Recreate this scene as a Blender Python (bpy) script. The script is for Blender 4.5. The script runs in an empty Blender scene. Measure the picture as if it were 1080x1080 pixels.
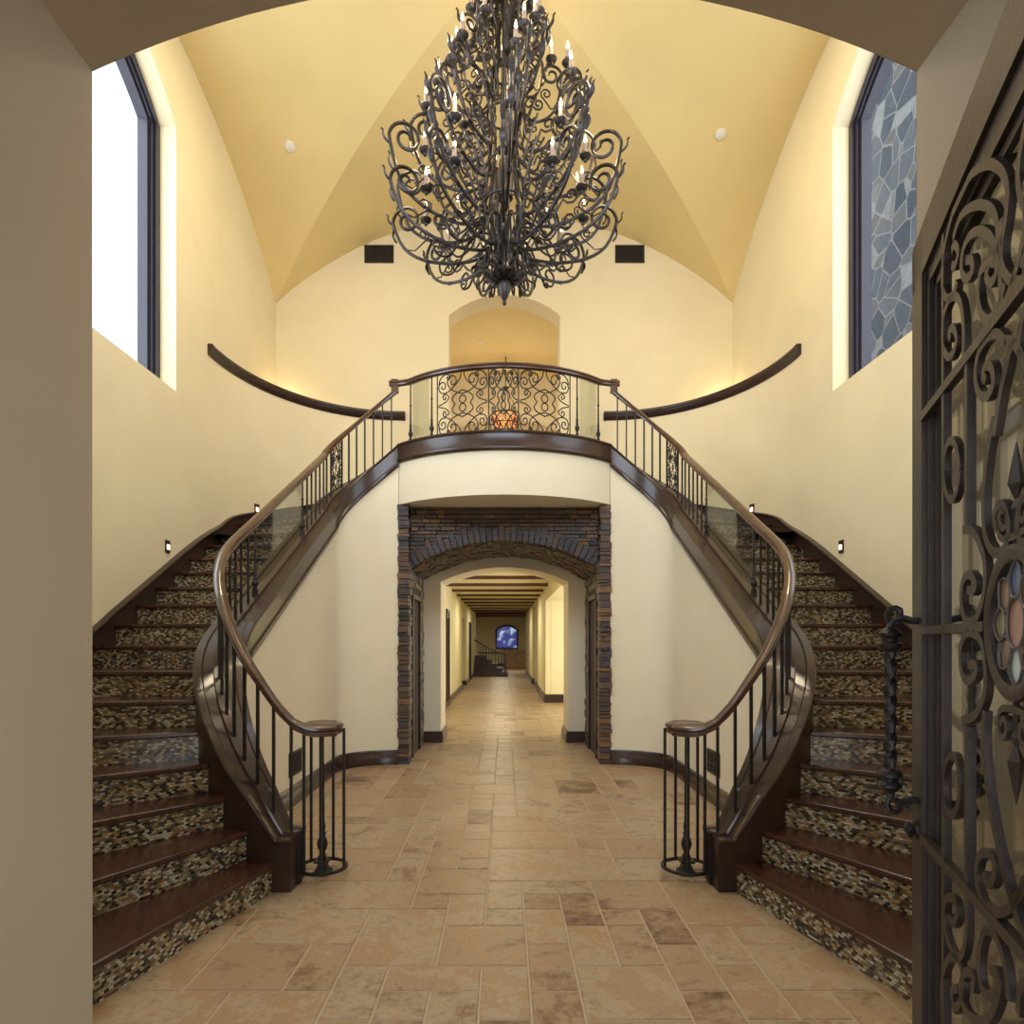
import bpy, bmesh, math, random
from math import sin, cos, pi, sqrt, radians as R
from mathutils import Vector, Matrix
random.seed(7)
C = bpy.context.scene.collection
S = bpy.context.scene

# ------------------------------------------------------------------ camera
F = 683.0
EYE = 1.42
cam_d = bpy.data.cameras.new('camera'); cam = bpy.data.objects.new('camera', cam_d); C.objects.link(cam)
cam.location = (0, 0, EYE); cam.rotation_euler = (R(90), 0, 0)
cam_d.sensor_width = 36; cam_d.lens = F/1080*36
cam_d.shift_x = (540-532)/1080; cam_d.shift_y = (678-540)/1080
cam_d.clip_start = 0.05; cam_d.clip_end = 300
S.camera = cam

# ------------------------------------------------------------------ light
S.view_settings.view_transform = 'Standard'; S.view_settings.look = 'None'
S.view_settings.gamma = 1; S.view_settings.use_curve_mapping = False
S.view_settings.exposure = 0.34
w = bpy.data.worlds.new('sky'); S.world = w; w.use_nodes = True
bg = w.node_tree.nodes['Background']; bg.inputs[0].default_value = (0.80, 0.90, 1.0, 1); bg.inputs[1].default_value = 2.6

def area(name, loc, rot, sx, sy, power, col, portal=False):
    l = bpy.data.lights.new(name, 'AREA'); l.shape = 'RECTANGLE'; l.size = sx; l.size_y = sy
    l.energy = power; l.color = col
    o = bpy.data.objects.new(name, l); C.objects.link(o); o.location = loc; o.rotation_euler = rot
    if portal: l.cycles.is_portal = True
    return o
def point(name, loc, power, col, r=0.05):
    l = bpy.data.lights.new(name, 'POINT'); l.energy = power; l.color = col; l.shadow_soft_size = r
    o = bpy.data.objects.new(name, l); C.objects.link(o); o.location = loc
    return o
DAY = (0.93, 0.96, 1.0); WARM = (1.0, 0.78, 0.48); SOFT = (1.0, 0.87, 0.66)
# daylight at the two tall side windows, an added unseen window over the entrance and the entrance itself
area('window_daylight', (-3.75, 4.9, 5.6), (0, R(-90), 0), 3.2, 3.1, 95, DAY)
area('window_daylight', (3.75, 4.9, 5.6), (0, R(90), 0), 3.2, 3.1, 95, DAY)
area('window_daylight', (0, 2.05, 5.55), (R(106), 0, 0), 3.4, 2.2, 115, (.90, .93, 1))  # light of the added window, tilted up to brighten the vault
area('entrance_daylight', (-0.13, -0.45, 1.6), (R(90), 0, 0), 1.4, 2.2, 14, (1, .93, .80))
# hall: daylight from the room on its right, added lamps without fixtures brighten its length
area('hall_daylight', (3.3, 12.7, 1.4), (0, R(90), 0), 2.0, 4.6, 130, (1, .96, .80))
for y, p in ((11.5, 14), (18.0, 34), (24.0, 30), (32.0, 60)):
    area('hall_fill', (-.16, y, 2.68), (0, 0, 0), .5, .8, p, (1, .90, .62))
# uplights behind the curved parapets; added lamps brighten foyer and upper hall
for m in (-1, 1):
    point('ledge_uplight', (m*3.05, 8.95, 4.72), 3.6, WARM, .08)
    area('foyer_fill', (m*1.35, 5.7, 7.1), (0, R(m*-12), 0), .5, .5, 48, (1, .84, .58))  # fill added near the vault crown, no fixture
point('upper_hall_fill', (0, 10.6, 4.6), 40, (1, .84, .58), .15); point('upper_hall_fill', (0, 12.9, 4.8), 22, (1, .84, .58), .15)  # added fill; the second brightens the dark rear bay
area('passage_downlight', (0, 8.4, 2.5), (0, 0, 0), .25, .25, 7, WARM)

# ------------------------------------------------------------------ helpers
def tag(o, label=None, cat=None, group=None, kind=None):
    if label: o['label'] = label
    if cat: o['category'] = cat
    if group: o['group'] = group
    if kind: o['kind'] = kind
    return o
def empty(name, loc, rz=0):
    o = bpy.data.objects.new(name, None); C.objects.link(o); o.location = loc; o.rotation_euler = (0, 0, rz)
    o.empty_display_size = .1
    return o
def mirror_if(m, pts): return [(m*-1*p[0],)+tuple(p[1:]) for p in pts]

class MB:
    def __init__(s): s.v = []; s.f = []; s.c = []; s.cur = None
    def add(s, vs, fs):
        b = len(s.v); s.v += [tuple(p) for p in vs]; s.f += [tuple(b+i for i in f) for f in fs]
        s.c += [s.cur]*len(fs)
    def box(s, c, d, M=None, top=None):
        x, y, z = d[0]/2, d[1]/2, d[2]/2
        tx, ty = (x, y) if top is None else (x*top, y*top)
        P = [(-x,-y,-z),(x,-y,-z),(x,y,-z),(-x,y,-z),(-tx,-ty,z),(tx,-ty,z),(tx,ty,z),(-tx,ty,z)]
        if M is not None: P = [tuple(M @ Vector(p)) for p in P]
        s.add([(p[0]+c[0], p[1]+c[1], p[2]+c[2]) for p in P],
              [(3,2,1,0),(4,5,6,7),(0,1,5,4),(1,2,6,5),(2,3,7,6),(3,0,4,7)])
    def hexa(s, P): s.add(P, [(3,2,1,0),(4,5,6,7),(0,1,5,4),(1,2,6,5),(2,3,7,6),(3,0,4,7)])
    def prism(s, poly, z0, z1):
        n = len(poly)
        s.add([(p[0],p[1],z0) for p in poly]+[(p[0],p[1],z1) for p in poly],
              [tuple(range(n))[::-1], tuple(range(n,2*n))]+[(i,(i+1)%n,n+(i+1)%n,n+i) for i in range(n)])
    def rings(s, rings, closed=False, cap=True):
        n = len(rings[0]); k = len(rings); fs = []
        for a in range(k if closed else k-1):
            b = (a+1) % k
            for i in range(n):
                j = (i+1) % n; fs.append((a*n+i, a*n+j, b*n+j, b*n+i))
        if cap and not closed: fs += [tuple(range(n))[::-1], tuple((k-1)*n+i for i in range(n))]
        s.add([p for r in rings for p in r], fs)
    def tube(s, pts, r, n=6, closed=False):
        pts = [Vector(p) for p in pts]; k = len(pts); rg = []
        rr = r if isinstance(r, (list, tuple)) else [r]*k
        up = None
        for i in range(k):
            a = pts[(i-1) % k] if (i or closed) else pts[0]; b = pts[(i+1) % k] if (i < k-1 or closed) else pts[-1]
            t = (b-a)
            t = t.normalized() if t.length > 1e-9 else Vector((0,0,1))
            if up is None:
                up = Vector((0,0,1)) if abs(t.z) < .9 else Vector((1,0,0))
            u = (up - t*up.dot(t))
            if u.length < 1e-6: u = t.orthogonal()
            u.normalize(); up = u; v = t.cross(u)
            rg.append([tuple(pts[i] + (u*cos(2*pi*j/n)+v*sin(2*pi*j/n))*rr[i]) for j in range(n)])
        s.rings(rg, closed)
    def flatbar(s, pts, nrm, wd, dp, taper=1.0):
        """flat bar lying in the plane of normal nrm: wd in the plane, dp along the normal"""
        pts = [Vector(p) for p in pts]; nrm = Vector(nrm).normalized(); k = len(pts); rg = []
        for i in range(k):
            t = (pts[min(i+1,k-1)]-pts[max(i-1,0)]).normalized(); u = t.cross(nrm).normalized()
            w_ = wd/2
            rg.append([tuple(pts[i]+u*a*w_+nrm*b*dp/2) for a, b in ((-1,-1),(1,-1),(1,1),(-1,1))])
        s.rings(rg)
    def lathe(s, prof, c=(0,0,0), n=16):
        s.rings([[(c[0]+r*cos(2*pi*j/n), c[1]+r*sin(2*pi*j/n), c[2]+z) for j in range(n)] for r, z in prof])
    def sweep(s, path, prof):
        """path: (x,y,z,nx,ny) ; prof closed list (u along normal, v up)"""
        s.rings([[(p[0]+p[3]*u, p[1]+p[4]*u, p[2]+v) for u, v in prof] for p in path])
    def build(s, name, mat, parent=None, smooth=False, angle=40, world=True):
        me = bpy.data.meshes.new(name)
        vs = s.v
        me.from_pydata(vs, [], s.f); me.materials.append(mat)
        if any(c is not None for c in s.c):
            at = me.attributes.new('tint', 'FLOAT', 'FACE')
            at.data.foreach_set('value', [0.5 if c is None else c for c in s.c])
        bm = bmesh.new(); bm.from_mesh(me)
        bmesh.ops.recalc_face_normals(bm, faces=bm.faces)
        if smooth:
            a = R(angle)
            for f in bm.faces: f.smooth = True
            for e in bm.edges:
                if len(e.link_faces) == 2 and e.calc_face_angle(0) > a: e.smooth = False
        bm.to_mesh(me); bm.free()
        o = bpy.data.objects.new(name, me); C.objects.link(o)
        if parent is not None:
            o.parent = parent
            if world:   # vertices were given in world space
                Mi = (Matrix.Translation(parent.location) @ parent.rotation_euler.to_matrix().to_4x4()).inverted()
                me.transform(Mi)
        return o
def catmull(P, k=6):
    P = [Vector(p) for p in P]; out = []
    Q = [P[0]*2-P[1]]+P+[P[-1]*2-P[-2]]
    for i in range(1, len(Q)-2):
        a, b, c, d = Q[i-1:i+3]
        for j in range(k):
            t = j/k
            out.append(0.5*((2*b)+(c-a)*t+(2*a-5*b+4*c-d)*t*t+(3*b-a-3*c+d)*t**3))
    out.append(P[-1]); return out
def curl(cx, cy, r, a0, turns, k=9):
    """spiral inwards: a0 start angle in degrees, turns signed"""
    n = max(4, int(abs(turns)*k)); out = []
    for i in range(n+1):
        t = i/n; rr = r*(1-t*.78); a = R(a0)+turns*2*pi*t
        out.append((cx+rr*cos(a), cy+rr*sin(a)))
    return out
def lerp(x, X, Y):
    if x <= X[0]: return Y[0]
    for i in range(len(X)-1):
        if x <= X[i+1]: return Y[i]+(Y[i+1]-Y[i])*(x-X[i])/(X[i+1]-X[i])
    return Y[-1]

# ------------------------------------------------------------------ materials
def mat(name, col, rough=.5, metal=0., noise=0, nscale=8, bump=0, bscale=40, stretch=None, spec=None, coat=0, emis=None, estr=0):
    m = bpy.data.materials.new(name); m.use_nodes = True; nt = m.node_tree; N = nt.nodes; L = nt.links
    b = N['Principled BSDF']; b.inputs['Base Color'].default_value = (*col, 1); b.inputs['Roughness'].default_value = rough
    b.inputs['Metallic'].default_value = metal
    if coat: b.inputs['Coat Weight'].default_value = coat; b.inputs['Coat Roughness'].default_value = .12
    if spec is not None: b.inputs['Specular IOR Level'].default_value = spec
    if emis: b.inputs['Emission Color'].default_value = (*emis, 1); b.inputs['Emission Strength'].default_value = estr
    tc = N.new('ShaderNodeTexCoord'); mp = N.new('ShaderNodeMapping'); L.new(tc.outputs['Object'], mp.inputs[0])
    if stretch: mp.inputs['Scale'].default_value = stretch
    if noise:
        n = N.new('ShaderNodeTexNoise'); n.inputs['Scale'].default_value = nscale; n.inputs['Detail'].default_value = 6
        L.new(mp.outputs[0], n.inputs['Vector'])
        r = N.new('ShaderNodeValToRGB'); L.new(n.outputs['Fac'], r.inputs[0])
        r.color_ramp.elements[0].position = .3; r.color_ramp.elements[1].position = .7
        r.color_ramp.elements[0].color = (*[c*(1-noise) for c in col], 1)
        r.color_ramp.elements[1].color = (*[min(1, c*(1+noise)) for c in col], 1)
        L.new(r.outputs[0], b.inputs['Base Color'])
    if bump:
        n2 = N.new('ShaderNodeTexNoise'); n2.inputs['Scale'].default_value = bscale; n2.inputs['Detail'].default_value = 4
        L.new(mp.outputs[0], n2.inputs['Vector'])
        bp = N.new('ShaderNodeBump'); bp.inputs['Strength'].default_value = bump; bp.inputs['Distance'].default_value = .02
        L.new(n2.outputs['Fac'], bp.inputs['Height']); L.new(bp.outputs[0], b.inputs['Normal'])
    return m
WALLC = (.755, .655, .44)
M = {}
M['wall'] = mat('cream_plaster', WALLC, .75, noise=.035, nscale=1.6, bump=.12, bscale=7)
M['wall_low'] = mat('pale_plaster', (.72, .65, .50), .75, noise=.03, nscale=1.6, bump=.12, bscale=7)
M['vault'] = mat('golden_plaster', (.735, .585, .285), .8, noise=.04, nscale=1.2, bump=.12, bscale=6)
M['entry'] = mat('taupe_plaster', (.41, .34, .25), .8, noise=.03, nscale=2, bump=.1, bscale=8)
M['hallwall'] = mat('hall_plaster', (.76, .69, .46), .75, noise=.03, nscale=2)
M['wood'] = mat('dark_walnut', (.030, .013, .010), .29, noise=.3, nscale=3, coat=.18, spec=.45)
M['tread'] = mat('walnut_tread', (.042, .013, .0065), .27, noise=.5, nscale=6, stretch=(5, 1.2, 1), coat=.15)
M['rail'] = mat('walnut_rail', (.066, .029, .016), .28, noise=.35, nscale=9, coat=.35)
M['iron'] = mat('wrought_iron', (.022, .019, .019), .42, .55, noise=.4, nscale=30, bump=.25, bscale=120)
M['bronze'] = mat('chandelier_iron', (.030, .024, .024), .38, .5, noise=.45, nscale=14, bump=.2, bscale=90)
M['doorirn'] = mat('door_iron', (.040, .030, .027), .42, .45, noise=.2, nscale=20, bump=.08, bscale=60)
M['frame'] = mat('window_frame', (.016, .012, .026), .35, noise=.2, nscale=6)
M['candle'] = mat('candle_sleeve', (.34, .25, .20), .6, noise=.2, nscale=40)
M['flame'] = mat('lamp_flame', (1, .85, .6), .4, emis=(1, .72, .40), estr=4.5)
M['glow'] = mat('step_lamp', (1, .8, .6), .4, emis=(1, .62, .42), estr=7)
M['white'] = mat('white_plastic', (.72, .70, .62), .5)
M['steel'] = mat('dark_bronze_plate', (.05, .035, .028), .4, .5)
M['amber'] = mat('amber_bead', (.8, .25, .04), .3, emis=(1, .32, .06), estr=.25)
M['ground'] = mat('exterior_paving', (.42, .40, .37), .9, noise=.2, nscale=3)
M['beam'] = mat('brown_beam', (.10, .045, .025), .5, noise=.35, nscale=6, stretch=(1, 6, 6))
M['farwood'] = mat('far_ceiling_wood', (.16, .085, .05), .6, noise=.3, nscale=5)
M['panel'] = mat('tan_stone_panel', (.45, .27, .15), .5, noise=.3, nscale=5)
M['lead'] = mat('lead_came', (.10, .09, .09), .5, .5)
for k, c in (('g_blue', (.12, .17, .30)), ('g_amber', (.50, .25, .05)), ('g_brown', (.20, .13, .07)), ('g_rose', (.36, .20, .15)),
             ('g_pale', (.42, .48, .48)), ('g_olive', (.19, .17, .09))):
    M[k] = mat(k+'_glass', c, .15, noise=.25, nscale=25, stretch=(1, 1, .3))

def glass(name, tint=(1, 1, 1), refl=.09, fr=.35):
    m = bpy.data.materials.new(name); m.use_nodes = True; nt = m.node_tree; N = nt.nodes; L = nt.links
    N.remove(N['Principled BSDF']); out = N['Material Output']
    t = N.new('ShaderNodeBsdfTransparent'); t.inputs[0].default_value = (*tint, 1)
    g = N.new('ShaderNodeBsdfGlossy'); g.inputs['Roughness'].default_value = .02
    lw = N.new('ShaderNodeLayerWeight'); lw.inputs[0].default_value = .25
    mul = N.new('ShaderNodeMath'); mul.operation = 'MULTIPLY_ADD'; mul.inputs[1].default_value = fr; mul.inputs[2].default_value = refl*.5
    L.new(lw.outputs['Fresnel'], mul.inputs[0])
    mx = N.new('ShaderNodeMixShader'); L.new(mul.outputs[0], mx.inputs[0]); L.new(t.outputs[0], mx.inputs[1]); L.new(g.outputs[0], mx.inputs[2])
    L.new(mx.outputs[0], out.inputs[0]); return m
M['glass'] = glass('clear_glass', (.92, .95, .97), .02, .10)
M['smoke'] = glass('rail_glass', (.84, .86, .83), .07, .25)
M['doorglass'] = glass('door_glass', (.80, .80, .74), .14)

def mosaic():
    m = bpy.data.materials.new('glass_mosaic'); m.use_nodes = True; nt = m.node_tree; N = nt.nodes; L = nt.links
    b = N['Principled BSDF']; tc = N.new('ShaderNodeTexCoord'); sx = N.new('ShaderNodeSeparateXYZ'); cb = N.new('ShaderNodeCombineXYZ')
    oi = N.new('ShaderNodeObjectInfo'); ad = N.new('ShaderNodeMath'); ad.operation = 'MULTIPLY_ADD'; ad.inputs[1].default_value = 30
    L.new(tc.outputs['Object'], sx.inputs[0]); L.new(oi.outputs['Random'], ad.inputs[0]); L.new(sx.outputs[0], ad.inputs[2])
    L.new(ad.outputs[0], cb.inputs[0]); L.new(sx.outputs[2], cb.inputs[1])
    br = N.new('ShaderNodeTexBrick'); L.new(cb.outputs[0], br.inputs['Vector'])
    br.inputs['Scale'].default_value = 1; br.inputs['Brick Width'].default_value = .0225; br.inputs['Row Height'].default_value = .0128
    br.inputs['Mortar Size'].default_value = .0009; br.inputs['Bias'].default_value = 0
    br.inputs['Color1'].default_value = (0,0,0,1); br.inputs['Color2'].default_value = (1,1,1,1); br.inputs['Mortar'].default_value = (0,0,0,1)
    r = N.new('ShaderNodeValToRGB'); r.color_ramp.interpolation = 'CONSTANT'; e = r.color_ramp.elements
    cols = [(.008,.006,.006),(.10,.068,.03),(.27,.19,.085),(.045,.030,.016),(.33,.25,.13),(.17,.12,.055),(.02,.017,.018),(.42,.36,.25),(.22,.095,.03),(.15,.13,.095),(.30,.235,.12),(.06,.045,.03),(.40,.37,.29)]
    e[0].color = (*cols[0], 1); e[1].position = 1/len(cols); e[1].color = (*cols[1], 1)
    for i in range(2, len(cols)):
        q = e.new(i/len(cols)); q.color = (*cols[i], 1)
    L.new(br.outputs['Color'], r.inputs[0])
    mx = N.new('ShaderNodeMix'); mx.data_type = 'RGBA'; L.new(br.outputs['Fac'], mx.inputs['Factor'])
    L.new(r.outputs[0], mx.inputs['A']); mx.inputs['B'].default_value = (.05, .04, .03, 1)
    L.new(mx.outputs['Result'], b.inputs['Base Color']); b.inputs['Roughness'].default_value = .22
    bp = N.new('ShaderNodeBump'); bp.invert = True; bp.inputs['Distance'].default_value = .002; bp.inputs['Strength'].default_value = .6
    L.new(br.outputs['Fac'], bp.inputs['Height']); L.new(bp.outputs[0], b.inputs['Normal'])
    return m
M['mosaic'] = mosaic()

def tinted(name, cols, rough, nsc, namp, bump=.3, bsc=30, rvar=0, vein=0):
    """colour picked per stone or tile by the face attribute tint, mottled by noise"""
    m = bpy.data.materials.new(name); m.use_nodes = True; nt = m.node_tree; N = nt.nodes; L = nt.links
    b = N['Principled BSDF']; at = N.new('ShaderNodeAttribute'); at.attribute_name = 'tint'
    tc = N.new('ShaderNodeTexCoord')
    mp = N.new('ShaderNodeVectorMath'); mp.operation = 'ADD'; cb = N.new('ShaderNodeMath'); cb.operation = 'MULTIPLY'; cb.inputs[1].default_value = 37
    L.new(at.outputs['Fac'], cb.inputs[0]); L.new(tc.outputs['Object'], mp.inputs[0]); L.new(cb.outputs[0], mp.inputs[1])
    n = N.new('ShaderNodeTexNoise'); n.inputs['Scale'].default_value = nsc; n.inputs['Detail'].default_value = 9; n.inputs['Distortion'].default_value = .8
    n.inputs['Roughness'].default_value = .65
    L.new(mp.outputs[0], n.inputs['Vector'])
    ma = N.new('ShaderNodeMath'); ma.operation = 'MULTIPLY_ADD'; ma.inputs[1].default_value = namp; L.new(n.outputs['Fac'], ma.inputs[0])
    sb = N.new('ShaderNodeMath'); sb.operation = 'SUBTRACT'; sb.inputs[1].default_value = namp/2; L.new(at.outputs['Fac'], sb.inputs[0]); L.new(sb.outputs[0], ma.inputs[2])
    if vein:
        n3 = N.new('ShaderNodeTexNoise'); n3.inputs['Scale'].default_value = 26; n3.inputs['Detail'].default_value = 8; n3.inputs['Roughness'].default_value = .75
        L.new(mp.outputs[0], n3.inputs['Vector'])
        m3 = N.new('ShaderNodeMath'); m3.operation = 'MULTIPLY_ADD'; m3.inputs[1].default_value = vein; L.new(n3.outputs['Fac'], m3.inputs[0])
        s3 = N.new('ShaderNodeMath'); s3.operation = 'SUBTRACT'; s3.inputs[1].default_value = vein/2; L.new(ma.outputs[0], s3.inputs[0]); L.new(s3.outputs[0], m3.inputs[2]); ma = m3
    r = N.new('ShaderNodeValToRGB'); e = r.color_ramp.elements; k = len(cols)
    e[0].color = (*cols[0], 1); e[1].position = 1; e[1].color = (*cols[-1], 1)
    for i in range(1, k-1):
        q = e.new(i/(k-1)); q.color = (*cols[i], 1)
    L.new(ma.outputs[0], r.inputs[0]); L.new(r.outputs[0], b.inputs['Base Color']); b.inputs['Roughness'].default_value = rough
    if rvar:
        rm = N.new('ShaderNodeMath'); rm.operation = 'MULTIPLY_ADD'; rm.inputs[1].default_value = rvar; rm.inputs[2].default_value = rough-rvar/2
        L.new(n.outputs['Fac'], rm.inputs[0]); L.new(rm.outputs[0], b.inputs['Roughness'])
    n2 = N.new('ShaderNodeTexNoise'); n2.inputs['Scale'].default_value = bsc; n2.inputs['Detail'].default_value = 5; L.new(tc.outputs['Object'], n2.inputs['Vector'])
    bp = N.new('ShaderNodeBump'); bp.inputs['Strength'].default_value = bump; bp.inputs['Distance'].default_value = .01
    L.new(n2.outputs['Fac'], bp.inputs['Height']); L.new(bp.outputs[0], b.inputs['Normal'])
    return m
M['travertine'] = tinted('travertine', [(.10,.055,.032),(.19,.11,.065),(.27,.175,.10),(.34,.245,.155),(.32,.195,.10),(.38,.285,.19),(.31,.24,.16),(.23,.13,.065)], .40, 3.6, 1.7, .15, 25, .2, vein=1.0)
M['stone'] = tinted('rustic_stone', [(.024,.022,.028),(.075,.042,.027),(.042,.042,.054),(.105,.056,.030),(.055,.038,.032),(.19,.10,.045),(.065,.05,.045)], .55, 9, .45, .7, 45)
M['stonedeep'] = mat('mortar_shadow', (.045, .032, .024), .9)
M['grout'] = mat('grout', (.42, .32, .22), .8)

def fieldstone():
    m = bpy.data.materials.new('fieldstone_wall'); m.use_nodes = True; nt = m.node_tree; N = nt.nodes; L = nt.links
    b = N['Principled BSDF']; tc = N.new('ShaderNodeTexCoord')
    v = N.new('ShaderNodeTexVoronoi'); v.inputs['Scale'].default_value = 2.9; L.new(tc.outputs['Object'], v.inputs['Vector'])
    v2 = N.new('ShaderNodeTexVoronoi'); v2.feature = 'DISTANCE_TO_EDGE'; v2.inputs['Scale'].default_value = 2.9; L.new(tc.outputs['Object'], v2.inputs['Vector'])
    sp = N.new('ShaderNodeSeparateColor'); L.new(v.outputs['Color'], sp.inputs[0])
    r = N.new('ShaderNodeValToRGB'); e = r.color_ramp.elements
    e[0].color = (.022,.024,.034,1); e[1].color = (.20,.19,.18,1)
    for p, c in ((.3,(.038,.040,.052,1)),(.55,(.075,.072,.078,1)),(.75,(.085,.065,.052,1))):
        q = e.new(p); q.color = c
    n = N.new('ShaderNodeTexNoise'); n.inputs['Scale'].default_value = 6; n.inputs['Detail'].default_value = 6; L.new(tc.outputs['Object'], n.inputs['Vector'])
    ma = N.new('ShaderNodeMath'); ma.operation = 'MULTIPLY_ADD'; ma.inputs[1].default_value = .5
    sb = N.new('ShaderNodeMath'); sb.operation = 'SUBTRACT'; sb.inputs[1].default_value = .25
    L.new(sp.outputs[0], sb.inputs[0]); L.new(n.outputs['Fac'], ma.inputs[0]); L.new(sb.outputs[0], ma.inputs[2]); L.new(ma.outputs[0], r.inputs[0])
    th = N.new('ShaderNodeMath'); th.operation = 'LESS_THAN'; th.inputs[1].default_value = .03; L.new(v2.outputs['Distance'], th.inputs[0])
    mx = N.new('ShaderNodeMix'); mx.data_type = 'RGBA'; L.new(th.outputs[0], mx.inputs['Factor']); L.new(r.outputs[0], mx.inputs['A']); mx.inputs['B'].default_value = (.17,.15,.13,1)
    L.new(mx.outputs['Result'], b.inputs['Base Color']); b.inputs['Roughness'].default_value = .85
    return m
M['fieldstone'] = fieldstone()

# ------------------------------------------------------------------ dimensions
XS = 3.21; YF = 2.20; YB = 9.10; YC = (YF+YB)/2; YH = (YB-YF)/2; ZS = 6.19; RISE = 1.25
RS = .175; LAND = 3.5
def seg(u, half, rise):
    Rr = (half*half+rise*rise)/(2*rise); return sqrt(max(0, Rr*Rr-u*u))-(Rr-rise)
def ztop_side(y): return ZS+seg(y-YC, YH, RISE)
def ztop_end(x): return ZS+seg(x, XS, RISE)
def struct(mb, name, m, label=None, smooth=False, angle=40):
    o = mb.build(name, m, None, smooth, angle); o['kind'] = 'structure'
    if label: o['label'] = label
    return o

def sheet(mb, cols, fn):
    """cols: list of parameters; fn(t, z)->xyz ; each column carries list of (z0,z1) spans; strips between neighbours"""
    for (t0, sp0), (t1, sp1) in zip(cols[:-1], cols[1:]):
        for (a0, a1), (b0, b1) in zip(sp0, sp1):
            mb.add([fn(t0, a0), fn(t1, b0), fn(t1, b1), fn(t0, a1)], [(0,1,2,3)])

# ------------------------------------------------------------------ floor : travertine tiles in a mixed rectangular pattern
def floor():
    U = .2032; mb = MB()
    def lay(x0, y0, nx, ny):
        occ = [[False]*ny for _ in range(nx)]
        for j in range(ny):
            for i in range(nx):
                if occ[i][j]: continue
                opts = [(3,2),(2,3),(2,2),(3,2),(2,2),(2,1),(1,2),(1,1),(2,3)]
                random.shuffle(opts); opts.append((1,1))
                def lines(a, b):     # avoid long running joints
                    return (j > 0 and i+a < nx and occ[i+a-1][j-1] != occ[i+a][j-1])+(i > 0 and j+b < ny and occ[i-1][j+b-1] != occ[i-1][j+b])
                opts.sort(key=lambda q: lines(*q) if random.random() < .85 and q != (1,1) else (1.5 if q == (1,1) else 0))
                for a, b in opts:
                    if i+a <= nx and j+b <= ny and all(not occ[i+p][j+q] for p in range(a) for q in range(b)): break
                for p in range(a):
                    for q in range(b): occ[i+p][j+q] = i*1000+j+1
                g = .0055; x = x0+i*U; y = y0+j*U; mb.cur = .38+.42*random.random() if random.random() > .08 else .22
                X0, X1, Y0, Y1 = x+g, x+a*U-g, y+g, y+b*U-g
                e = .003
                mb.add([(X0,Y0,-.004),(X1,Y0,-.004),(X1,Y1,-.004),(X0,Y1,-.004),(X0+e,Y0+e,0),(X1-e,Y0+e,0),(X1-e,Y1-e,0),(X0+e,Y1-e,0)],
                       [(4,5,6,7),(0,1,5,4),(1,2,6,5),(2,3,7,6),(3,0,4,7)])
    lay(-3.35, -.2, 34, 52)
    lay(-1.62, -.2+52*U, 26, 94)
    lay(-4.6, -.2+146*U, 36, 50)
    o = struct(mb, 'floor', M['travertine'], 'beige travertine floor of mixed rectangular tiles')
    g = MB(); g.box((-.3, 19, -.03), (9, 42, .05)); struct(g, 'floor_grout', M['grout'], 'sandy grout bed between the travertine tiles')
    e = MB(); e.box((0, 5, -.15), (90, 90, .1)); struct(e, 'ground', M['ground'])
floor()

# ------------------------------------------------------------------ vault, walls
def vault():
    mb = MB(); n = 28; k = 28
    for (sx, sy, side) in ((-1,0,1),(1,0,1),(0,-1,0),(0,1,0)):
        V = []
        for i in range(n+1):
            u = i/n
            for j in range(k+1):
                w_ = (j/k*2-1)*u
                if side: x = sx*XS*u; y = YC+YH*w_; z = ZS+seg(y-YC, YH, RISE)
                else: y = YC+sy*YH*u; x = XS*w_; z = ZS+seg(x, XS, RISE)
                V.append((x, y, z))
        fs = [(i*(k+1)+j, (i+1)*(k+1)+j, (i+1)*(k+1)+j+1, i*(k+1)+j+1) for i in range(n) for j in range(k)]
        mb.add(V, fs)
    struct(mb, 'ceiling', M['vault'], 'golden plaster groin vault over the foyer', smooth=True, angle=80)
vault()

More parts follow.
